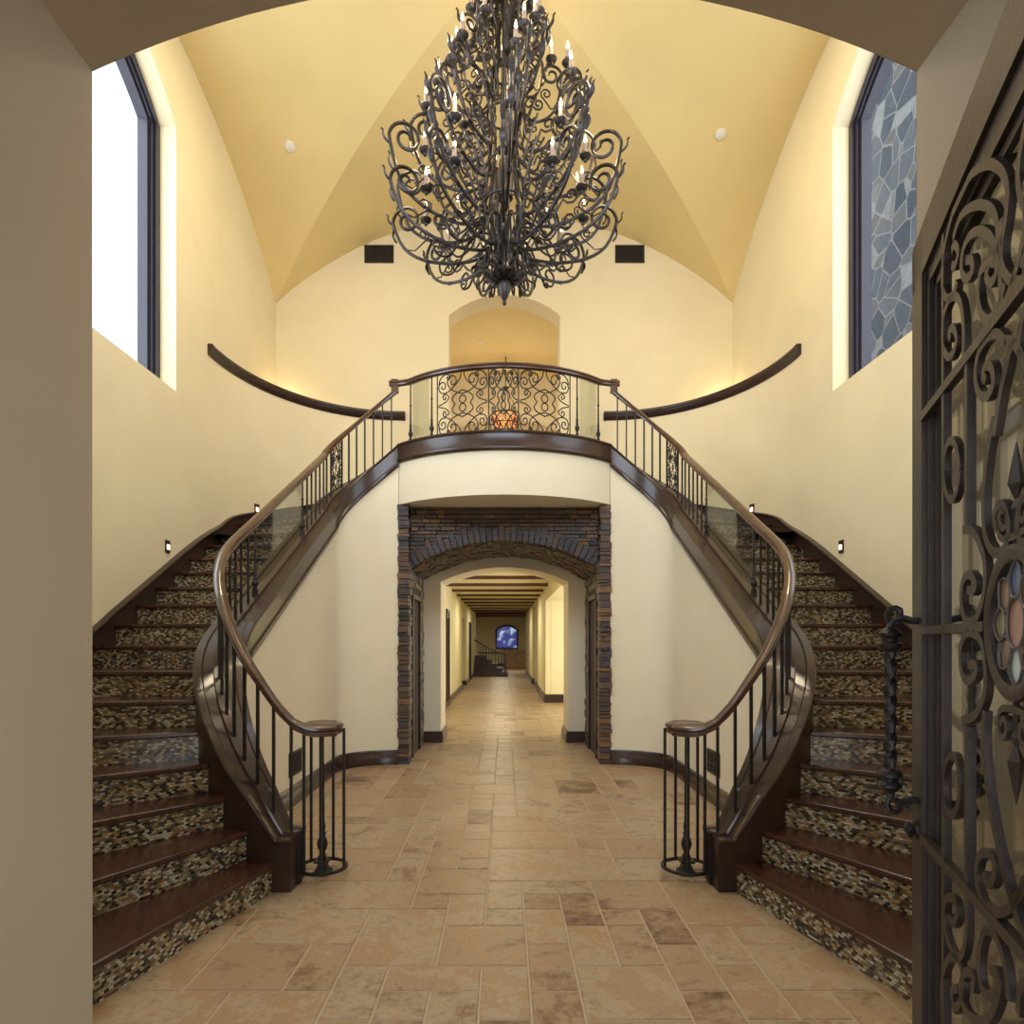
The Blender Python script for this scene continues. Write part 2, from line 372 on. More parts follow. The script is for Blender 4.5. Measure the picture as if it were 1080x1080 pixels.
WY0, WY1, WSILL, WSPR, WRISE = 3.25, 6.33, 3.88, 6.46, .60
WYC = (WY0+WY1)/2; WH = (WY1-WY0)/2
def wtop(y): return WSPR+seg(y-WYC, WH, WRISE)
def side_wall(m, name, n):
    mb = MB(); X = m*XS; DX = m*(XS+.22)
    ys = sorted(set([YF, WY0, WY1, 7.00, YB]+[YF+(YB-YF)*i/60 for i in range(61)]))
    cols = []
    f = lambda y, z: (X, y, z)
    def span(mb, a, b, lo, hi):
        pts = [y for y in ys if a-1e-6 <= y <= b+1e-6]
        sheet(mb, [(y, [(lo(y), hi(y))]) for y in pts], f)
    span(mb, YF, WY0, lambda y: 0, ztop_side)
    span(mb, WY0, WY1, lambda y: 0, lambda y: WSILL)
    span(mb, WY0, WY1, wtop, ztop_side)
    span(mb, WY1, 7.00, lambda y: 0, ztop_side)
    span(mb, 7.00, YB, lambda y: 4.38, ztop_side)
    # reveals
    rv = [(WY0, WSILL)]+[(WY0+(WY1-WY0)*i/24, wtop(WY0+(WY1-WY0)*i/24)) for i in range(25)]+[(WY1, WSILL)]
    for (a, b), (c, d) in zip(rv, rv[1:]+rv[:1]):
        mb.add([(X, a, b), (X, c, d), (DX+m*.1, c, d), (DX+m*.1, a, b)], [(0,1,2,3)])
    struct(mb, name, M['wall'], smooth=True, angle=30)
    # window
    t = empty('window_%d' % n, (m*(XS+.2), WYC, WSILL)); tag(t, kind='structure')
    t['label'] = 'tall arched window with dark frame in the %s foyer wall' % ('left' if m < 0 else 'right')
    def outline(e):
        a0, a1 = WY0+e, WY1-e
        return [(a0, WSILL+e-.15)]+[(a0+(a1-a0)*i/24, wtop(a0+(a1-a0)*i/24)-e) for i in range(25)]+[(a1, WSILL+e-.15)]
    fr = MB()
    for e0, e1, xa, xb in ((.0, .06, .155, .30), (.06, .10, .18, .30), (.10, .14, .205, .30)):
        A = outline(e0); B = outline(e1); k = len(A)
        V = [(m*(XS+xa), *p) for p in A]+[(m*(XS+xa), *p) for p in B]+[(m*(XS+xb), *p) for p in A]+[(m*(XS+xb), *p) for p in B]
        fs = []
        for i in range(k):
            j = (i+1) % k
            fs += [(i,j,k+j,k+i),(2*k+i,2*k+j,3*k+j,3*k+i),(k+i,k+j,3*k+j,3*k+i),(i,j,2*k+j,2*k+i)]
        fr.add(V, fs)
    fr.build('window_frame', M['frame'], t)
    g = MB(); A = outline(.13); g.add([(m*(XS+.25), *p) for p in A]+[(m*(XS+.256), *p) for p in A],
        [tuple(range(len(A))), tuple(range(len(A), 2*len(A)))[::-1]])
    g.build('window_pane', M['glass'], t)
side_wall(-1, 'wall_left', 1); side_wall(1, 'wall_right', 2)

def curved(m):
    """curved lower wall that carries the stair round to the landing, with its ledge"""
    P = [(-1.43-1.78*cos(a), 7.00+2.09*sin(a)) for a in [pi/2*i/36 for i in range(37)]]
    Q = [(-1.43-1.66*cos(a), 7.00+1.97*sin(a)) for a in [pi/2*i/36 for i in range(37)]]
    P = mirror_if(m, P) if m > 0 else P
    return P
def W(phi): return (-1.43-1.78*cos(R(phi)), 7.00+2.09*sin(R(phi)))
for m, side in ((-1, 'left'), (1, 'right')):
    mb = MB(); s = -m
    P = [W(90*i/40) for i in range(41)]
    zt = 4.61
    mb.add([(s*x, y, 0) for x, y in P]+[(s*x, y, zt) for x, y in P], [(i, i+1, 42+i, 41+i) for i in range(40)])
    # ledge top behind
    L_ = [(s*x, y, zt-.05) for x, y in P]+[(m*XS, YB, zt-.05)]
    mb.add(L_, [tuple(range(len(L_)))])
    struct(mb, 'wall_%s_curve' % side, M['wall'], 'curved plaster wall behind the %s staircase' % side, smooth=True)
    # cap trim
    path = []
    for i in range(41):
        x, y = P[i]; nx, ny = (x+1.43)/1.78**2, (y-7.00)/2.09**2; l = sqrt(nx*nx+ny*ny) or 1
        path.append((s*x, y, zt, s*nx/l, ny/l))
    x, y = P[40]; path.append((s*(x+.04), y, zt, 0, 1))
    mb = MB(); mb.sweep(path, [(-.05,.045),(-.065,.03),(-.065,.008),(-.04,-.002),(-.035,-.03),(-.02,-.05),(-.012,-.07),(.03,-.07),(.03,.045)])
    struct(mb, 'trim_%d' % (1 if m < 0 else 2), M['wood'], 'dark wood cap along the %s curved parapet' % side, smooth=True)

def back_wall():
    mb = MB(); hw = .78; spr = 6.02; rise = .29
    xs = sorted(set([-XS, -hw, hw, XS]+[XS*(i/40*2-1) for i in range(41)]))
    f = lambda x, z: (x, YB, z)
    def span(a, b, lo, hi): sheet(mb, [(x, [(lo(x), hi(x))]) for x in xs if a-1e-6 <= x <= b+1e-6], f)
    span(-XS, -hw, lambda x: 3.3, ztop_end); span(hw, XS, lambda x: 3.3, ztop_end)
    span(-hw, hw, lambda x: spr+seg(x, hw, rise), ztop_end)
    rv = [(-hw, LAND)]+[(-hw+2*hw*i/16, spr+seg(-hw+2*hw*i/16, hw, rise)) for i in range(17)]+[(hw, LAND)]
    for (a, b), (c, d) in zip(rv[:-1], rv[1:]): mb.add([(a,YB,b),(c,YB,d),(c,YB+.35,d),(a,YB+.35,b)], [(0,1,2,3)])
    struct(mb, 'wall_back', M['wall'], 'upper back wall with the arched opening', smooth=True, angle=30)
    # upper hall
    mb = MB(); y0 = YB+.35; y1 = 13.6
    for m in (-1, 1):
        mb.add([(m*hw, y0, LAND), (m*2.1, y0, LAND), (m*2.1, y0, 6.6), (m*hw, y0, 6.6)], [(0,1,2,3)])
        mb.add([(m*2.1, y0, LAND), (m*2.1, y1, LAND), (m*2.1, y1, 6.6), (m*2.1, y0, 6.6)], [(0,1,2,3)])
    mb.add([(-2.1, y1, LAND), (2.1, y1, LAND), (2.1, y1, 6.6), (-2.1, y1, 6.6)], [(0,1,2,3)])
    struct(mb, 'wall_upper_hall', M['wall'], 'plaster walls of the upper hall behind the balcony')
    mb = MB(); n = 24; V = []
    for j in range(7):
        for i in range(n+1):
            x = -2.1+4.2*i/n; V.append((x, y0+(y1-y0)*j/6, 5.75+seg(x, 2.1, .62)))
    mb.add(V, [(j*(n+1)+i, j*(n+1)+i+1, (j+1)*(n+1)+i+1, (j+1)*(n+1)+i) for j in range(6) for i in range(n)])
    for yy in (y0+.02,):
        for i in range(n):
            a, b = -2.1+4.2*i/n, -2.1+4.2*(i+1)/n
            mb.add([(a,yy,5.75+seg(a,2.1,.62)),(b,yy,5.75+seg(b,2.1,.62)),(b,yy,6.7),(a,yy,6.7)], [(0,1,2,3)])
    struct(mb, 'ceiling_upper_hall', M['vault'], 'low vault of the upper hall', smooth=True)
    # transverse arch inside the upper hall
    mb = MB(); A = []
    for i in range(n+1):
        x = -1.45+2.9*i/n; A.append((x, 5.15+seg(x, 1.45, .45)))
    for (a, b), (c, d) in zip(A[:-1], A[1:]):
        mb.hexa([(a,11.9,b),(c,11.9,d),(c,12.15,d),(a,12.15,b),(a,11.9,6.35),(c,11.9,6.35),(c,12.15,6.35),(a,12.15,6.35)])
    for m in (-1, 1): mb.box((m*1.775, 12.025, 4.925), (.65, .25, 2.85))
    struct(mb, 'wall_upper_arch', M['wall_low'], 'inner arch of the upper hall')
back_wall()

PW, PSP, PR = 1.40, 3.36, .31
def front_wall():
    mb = MB(); f = lambda x, z: (x, YF, z)
    xs = sorted(set([-XS, -1.75, -PW, PW, 1.75, XS]+[XS*(i/66*2-1) for i in range(67)]))
    def span(a, b, lo, hi): sheet(mb, [(x, [(lo(x), hi(x))]) for x in xs if a-1e-6 <= x <= b+1e-6], f)
    ar = lambda x: PSP+seg(x, PW, PR)
    span(-XS, -1.75, lambda x: 0, ztop_end); span(1.75, XS, lambda x: 0, ztop_end)
    span(-1.75, -PW, lambda x: 0, lambda x: 4.4); span(PW, 1.75, lambda x: 0, lambda x: 4.4)
    span(-PW, PW, ar, lambda x: 4.4)
    span(-1.75, 1.75, lambda x: 6.75, ztop_end)
    o = struct(mb, 'wall_front', M['wall'], smooth=True, angle=30)
    # entrance passage: walls and barrel soffit
    mb = MB(); y0 = .28
    mb.box((-1.40-.12, (YF+y0)/2+.02-.02, 1.7), (.24, YF-y0-.004, 3.46)); struct(mb, 'wall_entry_left', M['entry'], 'taupe plaster side of the entrance passage, left')
    mb = MB(); mb.box((1.40+.12, (YF+y0)/2, 1.7), (.24, YF-y0-.004, 3.46)); struct(mb, 'wall_entry_right', M['entry'], 'taupe plaster side of the entrance passage, right')
    mb = MB(); n = 40
    for i in range(n):
        a, b = -PW+2*PW*i/n, -PW+2*PW*(i+1)/n
        mb.hexa([(a,y0,ar(a)),(b,y0,ar(b)),(b,YF-.003,ar(b)),(a,YF-.003,ar(a)),(a,y0,4.0),(b,y0,4.0),(b,YF-.003,4.0),(a,YF-.003,4.0)])
    struct(mb, 'ceiling_entry', M['entry'], 'arched soffit of the entrance passage', smooth=True)
    mb = MB()
    mb.box((-1.2, .15, 1.9), (.66, .25, 3.8)); mb.box((1.12, .15, 1.9), (.80, .25, 3.8)); mb.box((-.075, .15, 3.2), (1.59, .25, 1.2))
    struct(mb, 'wall_entry', M['entry'], 'wall around the front doorway')
    # unseen window added over the entrance to bring in frontal light
    t = empty('window_3', (0, YF-.1, 4.4)); tag(t, kind='structure')
    fr = MB()
    for x in (-1.71, -.6, .6, 1.71): fr.box((x, YF-.08, 5.575), (.08, .1, 2.35))
    for z in (4.44, 6.71): fr.box((0, YF-.08, z), (3.5, .1, .08))
    fr.build('window_frame', M['frame'], t)
    g = MB(); g.box((0, YF-.08, 5.575), (3.4, .006, 2.3)); g.build('window_pane', M['glass'], t)
front_wall()

# exterior stone wing seen through the right window
mb = MB(); mb.box((6.2, 5.0, 7.5), (.5, 14, 15.2)); struct(mb, 'wall_exterior', M['fieldstone'], 'fieldstone wing of the house outside the right window')

# ------------------------------------------------------------------ stair geometry (left-handed coordinates: x negative, mirrored for the right)
TH_T = [1, 2, 3, 4, 5, 6, 7, 7.72]; TH_V = [90, 79, 67, 56, 44, 30, 13, 0]
def face(t, off):
    """point on the curb: off 0 = face towards the steps, .28 = face towards the hall"""
    if t < 1: return (-1.30+(1-t)*.17, 4.75-1.07+off)
    if t < 7.72:
        a = R(lerp(t, TH_T, TH_V)); return (-1.30-(.82-off)*cos(a), 4.75-(1.07-off)*sin(a))
    if t < 15.14:
        return (-2.12+off, 4.75+(t-7.72)/(15.14-7.72)*(7.10-4.75))
    a = R((t-15.14)/(20-15.14)*90)
    return (-1.24-(.88-off)*cos(a), 7.10+(.74-off)*sin(a))
def ctop(t): return RS*t+lerp(t, [.5, 1, 2, 6, 20], [.215, .13, .18, .22, .24])
SMT = [i*.1 for i in range(4, 202)]
def railz(t):
    acc = 0; n = 0
    for k in range(-8, 9):
        tt = t+k*.12; acc += max(.93, RS*tt+.855+max(0, min(.14, (tt-17)*.05))); n += 1
    return acc/n
def centre(t):
    a = face(t, 0); b = face(t, .28); d = (b[0]-a[0], b[1]-a[1]); l = sqrt(d[0]**2+d[1]**2)
    return ((a[0]+b[0])/2, (a[1]+b[1])/2, d[0]/l, d[1]/l, l)
ANG = {1: 76, 2: 63, 3: 50, 4: 38, 5: 27, 6: 16, 7: 6}
OUT = {8: 4.95, 9: 5.26, 10: 5.57, 11: 5.88, 12: 6.19, 13: 6.50, 14: 6.84, 15: 7.23}
OUTP = {16: 15, 17: 32, 18: 50, 19: 69, 20: 88}
EDGE = XS-.04
def outer(t):
    if t in ANG:
        p = face(t, 0); a = R(ANG[t]); d = (-cos(a), -sin(a))
        l1 = (p[0]+EDGE)/-d[0]; l2 = (YF+.01-p[1])/d[1]; l = min(l1, l2)
        return (p[0]+d[0]*l, p[1]+d[1]*l)
    if t in OUT: return (-EDGE, OUT[t])
    a = R(OUTP[t]); return (-1.43-1.74*cos(a), 7.00+2.05*sin(a))

def scroll_panel(mb, fn, hw, hh, r=.0055, rich=True):
    """wrought scrollwork in a frame 2hw x 2hh, fn(u,v)->xyz"""
    def st(pts): mb.tube([fn(u, v) for u, v in pts], r, 5)
    def quad(pts):
        P = [(p[0], p[1]) for p in catmull([Vector((a, b, 0)) for a, b in pts], 3)]
        for sx in (-1, 1):
            for sy in (-1, 1): st([(sx*a*hw, sy*b*hh) for a, b in P])
    quad([(0, .30), (.22, .36), (.50, .50), (.62, .70)]+curl(.40, .72, .22, 0, 1.1))
    quad([(.05, .98), (.10, .80), (.30, .60), (.62, .40), (.88, .42), (.97, .56)]+curl(.80, .60, .17, 0, 1.1))
    quad([(.98, .02), (.70, .10), (.55, .24), (.66, .34)]+curl(.72, .25, .10, 100, -1.0))
    quad([(.97, .68), (.90, .86), (.70, .97), (.50, .92)]+curl(.58, .86, .09, 150, 1.0))
    if rich:
        quad([(.30, 0), (.42, .16), (.30, .30), (.0, .42), (.0, .42)])
    for cy in ((-.13, .13) if rich else (0,)):
        st([(.13*hw*cos(a), cy*hh+.12*hh*sin(a)) for a in [2*pi*i/16 for i in range(17)]])

POST = [(.020,0),(.020,.02),(.013,.03),(.013,.10),(.011,.12),(.020,.15),(.024,.18),(.018,.215),(.011,.235),(.017,.25),(.011,.265),(.014,.30),(.010,.34),(.008,.62),(.013,.645),(.008,.66),(.007,1.0)]
def post(name, parent, x, y, z0, z1, s=1.0):
    mb = MB(); h = z1-z0
    mb.lathe([(r*s*1.15, v*h if v > .345 or h > .9 else v*h) for r, v in POST], (x, y, z0), 10)
    mb.box((x, y, z0+.05*h), (.034*s, .034*s, .1*h))
    return mb.build(name, M['iron'], parent, True, 50)

def stair(m):
    s = -m; side = 'left' if m < 0 else 'right'
    root = empty('curved_staircase', (m*2.5, 4.9, 0))
    tag(root, 'curving walnut and mosaic staircase on the %s, rising to the balcony' % side, 'staircase', 'pair of curving staircases')
    mx = lambda P: [(s*p[0],)+tuple(p[1:]) for p in P]
    inn = {t: face(t, 0) for t in range(1, 21)}; out = {t: outer(t) for t in range(1, 21)}
    for t in range(1, 20):
        a, b = inn[t], out[t]
        d = Vector((b[0]-a[0], b[1]-a[1])).normalized(); up = Vector((d[1]*-1, d[0]))   # towards the next step
        nxt = Vector(inn[t+1])-Vector(a)
        if up.dot(nxt+Vector(out[t+1])-Vector(b)) < 0: up = -up
        # tread
        poly = [a, b]
        if b[1] < YF+.05 and out[t+1][1] > YF+.05: poly.append((-EDGE, YF+.01))
        if t >= 15:
            p0 = OUTP.get(t, 0); p1 = OUTP.get(t+1)
            poly += [(-1.43-1.74*cos(R(p0+(p1-p0)*q/4)), 7.00+2.05*sin(R(p0+(p1-p0)*q/4))) for q in ((0,1,2,3) if t == 15 else (1,2,3))]
        e = [Vector(out[t+1])+up*.05, Vector(inn[t+1])+up*.05]
        if out[t+1][1] < YF+.05: e[0] = Vector((out[t+1][0]-.02, out[t+1][1]))
        e[0].x = max(e[0].x, -EDGE)
        poly += [tuple(out[t+1]) if t >= 15 else tuple(e[0]), tuple(inn[t+1]) if t >= 15 else tuple(e[1])]
        poly += [face(t+1-q/4, 0) for q in (1,2,3)]
        mb = MB(); z = RS*t
        pp = mx(poly)
        mb.prism(pp, z-.033, z)
        o = mb.build('tread', M['tread'], root, True, 30)
        bv = o.modifiers.new('bev', 'BEVEL'); bv.width = .008; bv.segments = 2; bv.limit_method = 'ANGLE'; bv.angle_limit = R(50)
    for t in range(1, 21):
        a, b = Vector(inn[t]), Vector(out[t]); d = (b-a).normalized(); up = Vector((-d[1], d[0]))
        if t < 20:
            ref = Vector(inn[t+1])-a+Vector(out[t+1])-b
        else: ref = Vector((1, 0))
        if up.dot(ref) < 0: up = -up
        A = a+up*.028; L_ = (b-a).length
        ang = math.atan2(d.y, s*d.x)
        mb = MB()
        # local frame: x along the riser, z up
        mb.box((L_/2, 0, -RS/2-.016), (L_, .014, RS-.033))
        me_o = mb.build('riser', M['mosaic'], None)
        me_o.parent = root
        me_o.location = (s*A.x-root.location.x, A.y-root.location.y, RS*t)
        me_o.rotation_euler = (0, 0, math.atan2(d.y, s*d.x))
    # curb (box stringer) on the hall side
    prof = lambda w_, h: [(-w_/2-.012,0),(-w_/2-.018,-.012),(-w_/2-.012,-.028),(-w_/2,-.034),(-w_/2,-h),(w_/2,-h),(w_/2+.006,-h),(w_/2+.016,-h+.02),(w_/2+.016,-h+.05),(w_/2,-h+.065),
                          (w_/2,-.034),(w_/2+.012,-.028),(w_/2+.018,-.012),(w_/2+.012,0),(w_/2-.035,0),(w_/2-.045,-.012),(.035,-.012),(.03,.008),(-.03,.008),(-.035,-.012),(-w_/2+.045,-.012),(-w_/2+.035,0)]
    rings = []
    for i in range(0, 196):
        t = .5+i*.1
        cx, cy, nx, ny, l = centre(t); z = ctop(t)
        h = z-.002 if t < 4.6 else lerp(t, [4.6, 6.0], [z-.002, z-(RS*t)+.02])
        rings.append([(s*(cx+nx*u), cy+ny*u, z+v) for u, v in prof(.28, h)])
    mb = MB(); mb.rings(rings); o = mb.build('stringer', M['wood'], root, True, 35)
    # drywall apron below the curb, on the hall side
    mb = MB(); V = []; n = 0
    for i in range(42, 196):
        t = .5+i*.1; x, y = face(t, .262); V += [(s*x, y, 0), (s*x, y, ctop(t)-.08)]; n += 1
    mb.add(V, [(2*i, 2*i+2, 2*i+3, 2*i+1) for i in range(n-1)])
    struct(mb, 'wall_%s_apron' % side, M['wall_low'], 'plain plaster wall under the %s staircase' % side, smooth=True)
    # baseboard along it
    path = []
    for i in range(42, 196):
        t = .5+i*.1; x, y = face(t, .262); _, _, nx, ny, _ = centre(t); path.append((s*x, y, 0, s*nx, ny))
    mb = MB(); mb.sweep(path, [(0,.002),(.032,.002),(.034,.10),(.026,.11),(.026,.125),(.018,.14),(.018,.155),(.008,.17),(0,.17)])
    struct(mb, 'baseboard_%s' % side, M['wood'], smooth=True)
    # skirt board along the outer wall
    path = []
    def sk(x, y, z, nx, ny): path.append((s*x, y, z, s*nx, ny))
    P = [(o_[0], o_[1], RS*t) for t, o_ in out.items() if t in (4,5,6,7)]+[(-EDGE, OUT[t], RS*t) for t in range(8, 16)]
    pts = [(p[0], p[1], p[2]) for p in P]
    for t in (16, 17, 18, 19, 20): pts.append((out[t][0], out[t][1], RS*t))
    fine = catmull(pts, 5)
    mb = MB(); rg = []
    for i, p in enumerate(fine):
        q = fine[min(i+1, len(fine)-1)]-fine[max(i-1, 0)]; q.z = 0; q.normalize()
        nx, ny = q.y, -q.x       # towards the room centre
        zt = p.z+.105; zb = p.z-.25
        rg.append([(s*(p.x+nx*u), p.y+ny*u, z) for u, z in ((-.036, zt), (.012, zt), (.02, zt-.012), (.012, zt-.03), (0.0, zt-.035), (0.0, zb), (-.036, zb))])
    mb.rings(rg); mb.build('skirt_board', M['wood'], root, True, 35)
    # ---------------- railing
    rt = empty('stair_railing', (m*1.12, 4.0, 0))
    tag(rt, 'iron and glass railing with walnut handrail on the %s staircase' % side, 'railing', 'pair of staircase railings')
    RP = [(-.034,-.030),(-.036,-.012),(-.028,-.004),(-.036,.004),(-.034,.018),(-.020,.030),(0,.034),(.020,.030),(.034,.018),(.036,.004),(.028,-.004),(.036,-.012),(.034,-.030),(.018,-.036),(-.018,-.036)]
    path = []
    cxv, cyv = -1.12, 3.985
    c1 = centre(1.0)
    lead = catmull([Vector((-1.02, 3.90, 0)), Vector((-1.07, 3.868, 0)), Vector((-1.14, 3.84, 0)), Vector((-1.22, 3.826, 0)), Vector((c1[0], c1[1], 0))], 4)[:-1]
    for i, p in enumerate(lead):
        q = lead[min(i+1, len(lead)-1)]-lead[max(i-1, 0)]; q.normalize()
        path.append((s*p.x, p.y, lerp(p.x, [c1[0], -1.24, -1.17, -1.12], [railz(1.0), .975, .94, .93])-.034, s*q.y, -q.x))
    ts = [1+i*.1 for i in range(0, 189)]
    for t in ts:
        cx, cy, nx, ny, l = centre(t); path.append((s*cx, cy, railz(t)-.034, s*nx, ny))
    tE = ts[-1]
    mb = MB(); mb.sweep(path, [(-u, v) if s < 0 else (u, v) for u, v in RP])
    # vertical ease up to the balcony rail
    x, y, nx, ny, l = centre(tE); mb.box((s*(x-.012), y, 4.468), (.08, .075, .15))
    mb.build('handrail', M['rail'], rt, True, 40)
    mb = MB(); mb.lathe([(0,-.036),(.115,-.036),(.128,-.022),(.128,-.010),(.118,-.002),(.13,.006),(.126,.022),(.105,.032),(.09,.034),(.085,.028),(0,.030)], (s*cxv, cyv, .93-.03), 36)
    mb.build('volute', M['rail'], rt, True, 35)
    # ring, newel and its balusters
    mb = MB(); mb.tube([(s*cxv+.145*cos(2*pi*i/36), cyv+.145*sin(2*pi*i/36), .045) for i in range(36)], .012, 6, True)
    mb.tube([(s*(cxv-.145), cyv-.04, .045), (s*(cxv-.20), cyv-.06, .045)], .012, 6)
    mb.build('ring', M['iron'], rt, True)
    post('newel_post', rt, s*cxv, cyv, .03, .90, 1.25)
    mb = MB(); mb.box((s*cxv, cyv, .012), (.10, .10, .016)); mb.box((s*cxv, cyv, .045), (.08, .08, .05), top=.5); mb.box((s*cxv, cyv, .08), (.085,.085,.012)); mb.build('newel_foot', M['iron'], rt)
    for dx, dy in ((-.075,-.124),(.03,-.142),(.14,-.03),(.03,.142),(-.1,.105)):
        mb = MB(); mb.box((s*(cxv+dx), cyv+dy, .47), (.0155,.0155,.86)); mb.build('baluster', M['iron'], rt)
    # iron strap down the end block
    mb = MB(); x, y = face(.5, .14); mb.box((s*(x+.008), y, .155), (.012, .055, .30)); mb.build('strap', M['iron'], rt)
    def bal(t):
        cx, cy, nx, ny, l = centre(t); z0 = ctop(t); z1 = railz(t)-.06
        mb = MB(); a = math.atan2(ny, nx*s)
        mb.box((s*cx, cy, (z0+z1)/2), (.0155, .0155, z1-z0), Matrix.Rotation(a, 3, 'Z')); return mb.build('baluster', M['iron'], rt)
    def pst(t):
        cx, cy, nx, ny, l = centre(t); return post('post', rt, s*cx, cy, ctop(t), railz(t)-.06)
    def arc(t0, t1, n=40):
        P = [centre(t0+(t1-t0)*i/n) for i in range(n+1)]; L_ = [0]
        for i in range(n): L_.append(L_[-1]+sqrt((P[i+1][0]-P[i][0])**2+(P[i+1][1]-P[i][1])**2))
        return L_
    def step(t, dist):      # move along the curb by a distance
        p = centre(t); 
        while True:
            t += .01; q = centre(t)
            if sqrt((p[0]-q[0])**2+(p[1]-q[1])**2) >= dist: return t
    t = .75; tb = []
    for i in range(8): tb.append(t); t = step(t, .105)
    for x in tb: bal(x)
    def scr(t0, t1):
        mb = MB(); tc = (t0+t1)/2; cx, cy, nx, ny, l = centre(tc)
        zc0 = ctop(tc)+.03; zc1 = railz(tc)-.07; hh = (zc1-zc0)/2
        def fn(u, v):
            tt = tc+(t1-t0)/2*u/.09; x, y, *_ = centre(tt); return (s*x, y, ctop(tt)+.03+hh+v)
        scroll_panel(mb, fn, .085, hh, .0048, False)
        scroll_panel(mb, lambda u, v: fn(u*.8, v*.55), .085, hh, .0045, False)
        return mb.build('scroll_panel', M['iron'], rt, True)
    t_s0 = t; bal(t_s0); t_s1 = step(t_s0, .18); scr(t_s0, t_s1); bal(t_s1)
    t = step(t_s1, .10)
    for i in range(3): bal(t); t = step(t, .10)
    # straight run: post, glass, post
    g0 = 8.95; g1 = 12.77
    nb = max(1, int((face(g0,0)[1]-face(t,0)[1])/.105)); dt = (g0-t)/(nb)
    for i in range(nb): bal(t+i*dt)
    pst(g0); pst(g1)
    mb = MB(); rg = []
    for i in range(25):
        tt = g0+.12+(g1-g0-.24)*i/24; cx, cy, nx, ny, l = centre(tt)
        z0 = ctop(tt)+.04; z1 = railz(tt)-.05
        rg.append([(s*(cx-nx*.005), cy-ny*.005, z0), (s*(cx+nx*.005), cy+ny*.005, z0), (s*(cx+nx*.005), cy+ny*.005, z1), (s*(cx-nx*.005), cy-ny*.005, z1)])
    mb.rings(rg); mb.build('glass_panel', M['smoke'], rt, True)
    s0, s1 = 16.05, 16.9
    for i in range(1, 7): bal(g1+(s0-g1)*i/7)
    bal(s0); scr(s0, s1); bal(s1)
    for i in range(1, 7): bal(s1+(19.75-s1)*i/6.4)
for m in (-1, 1): stair(m)

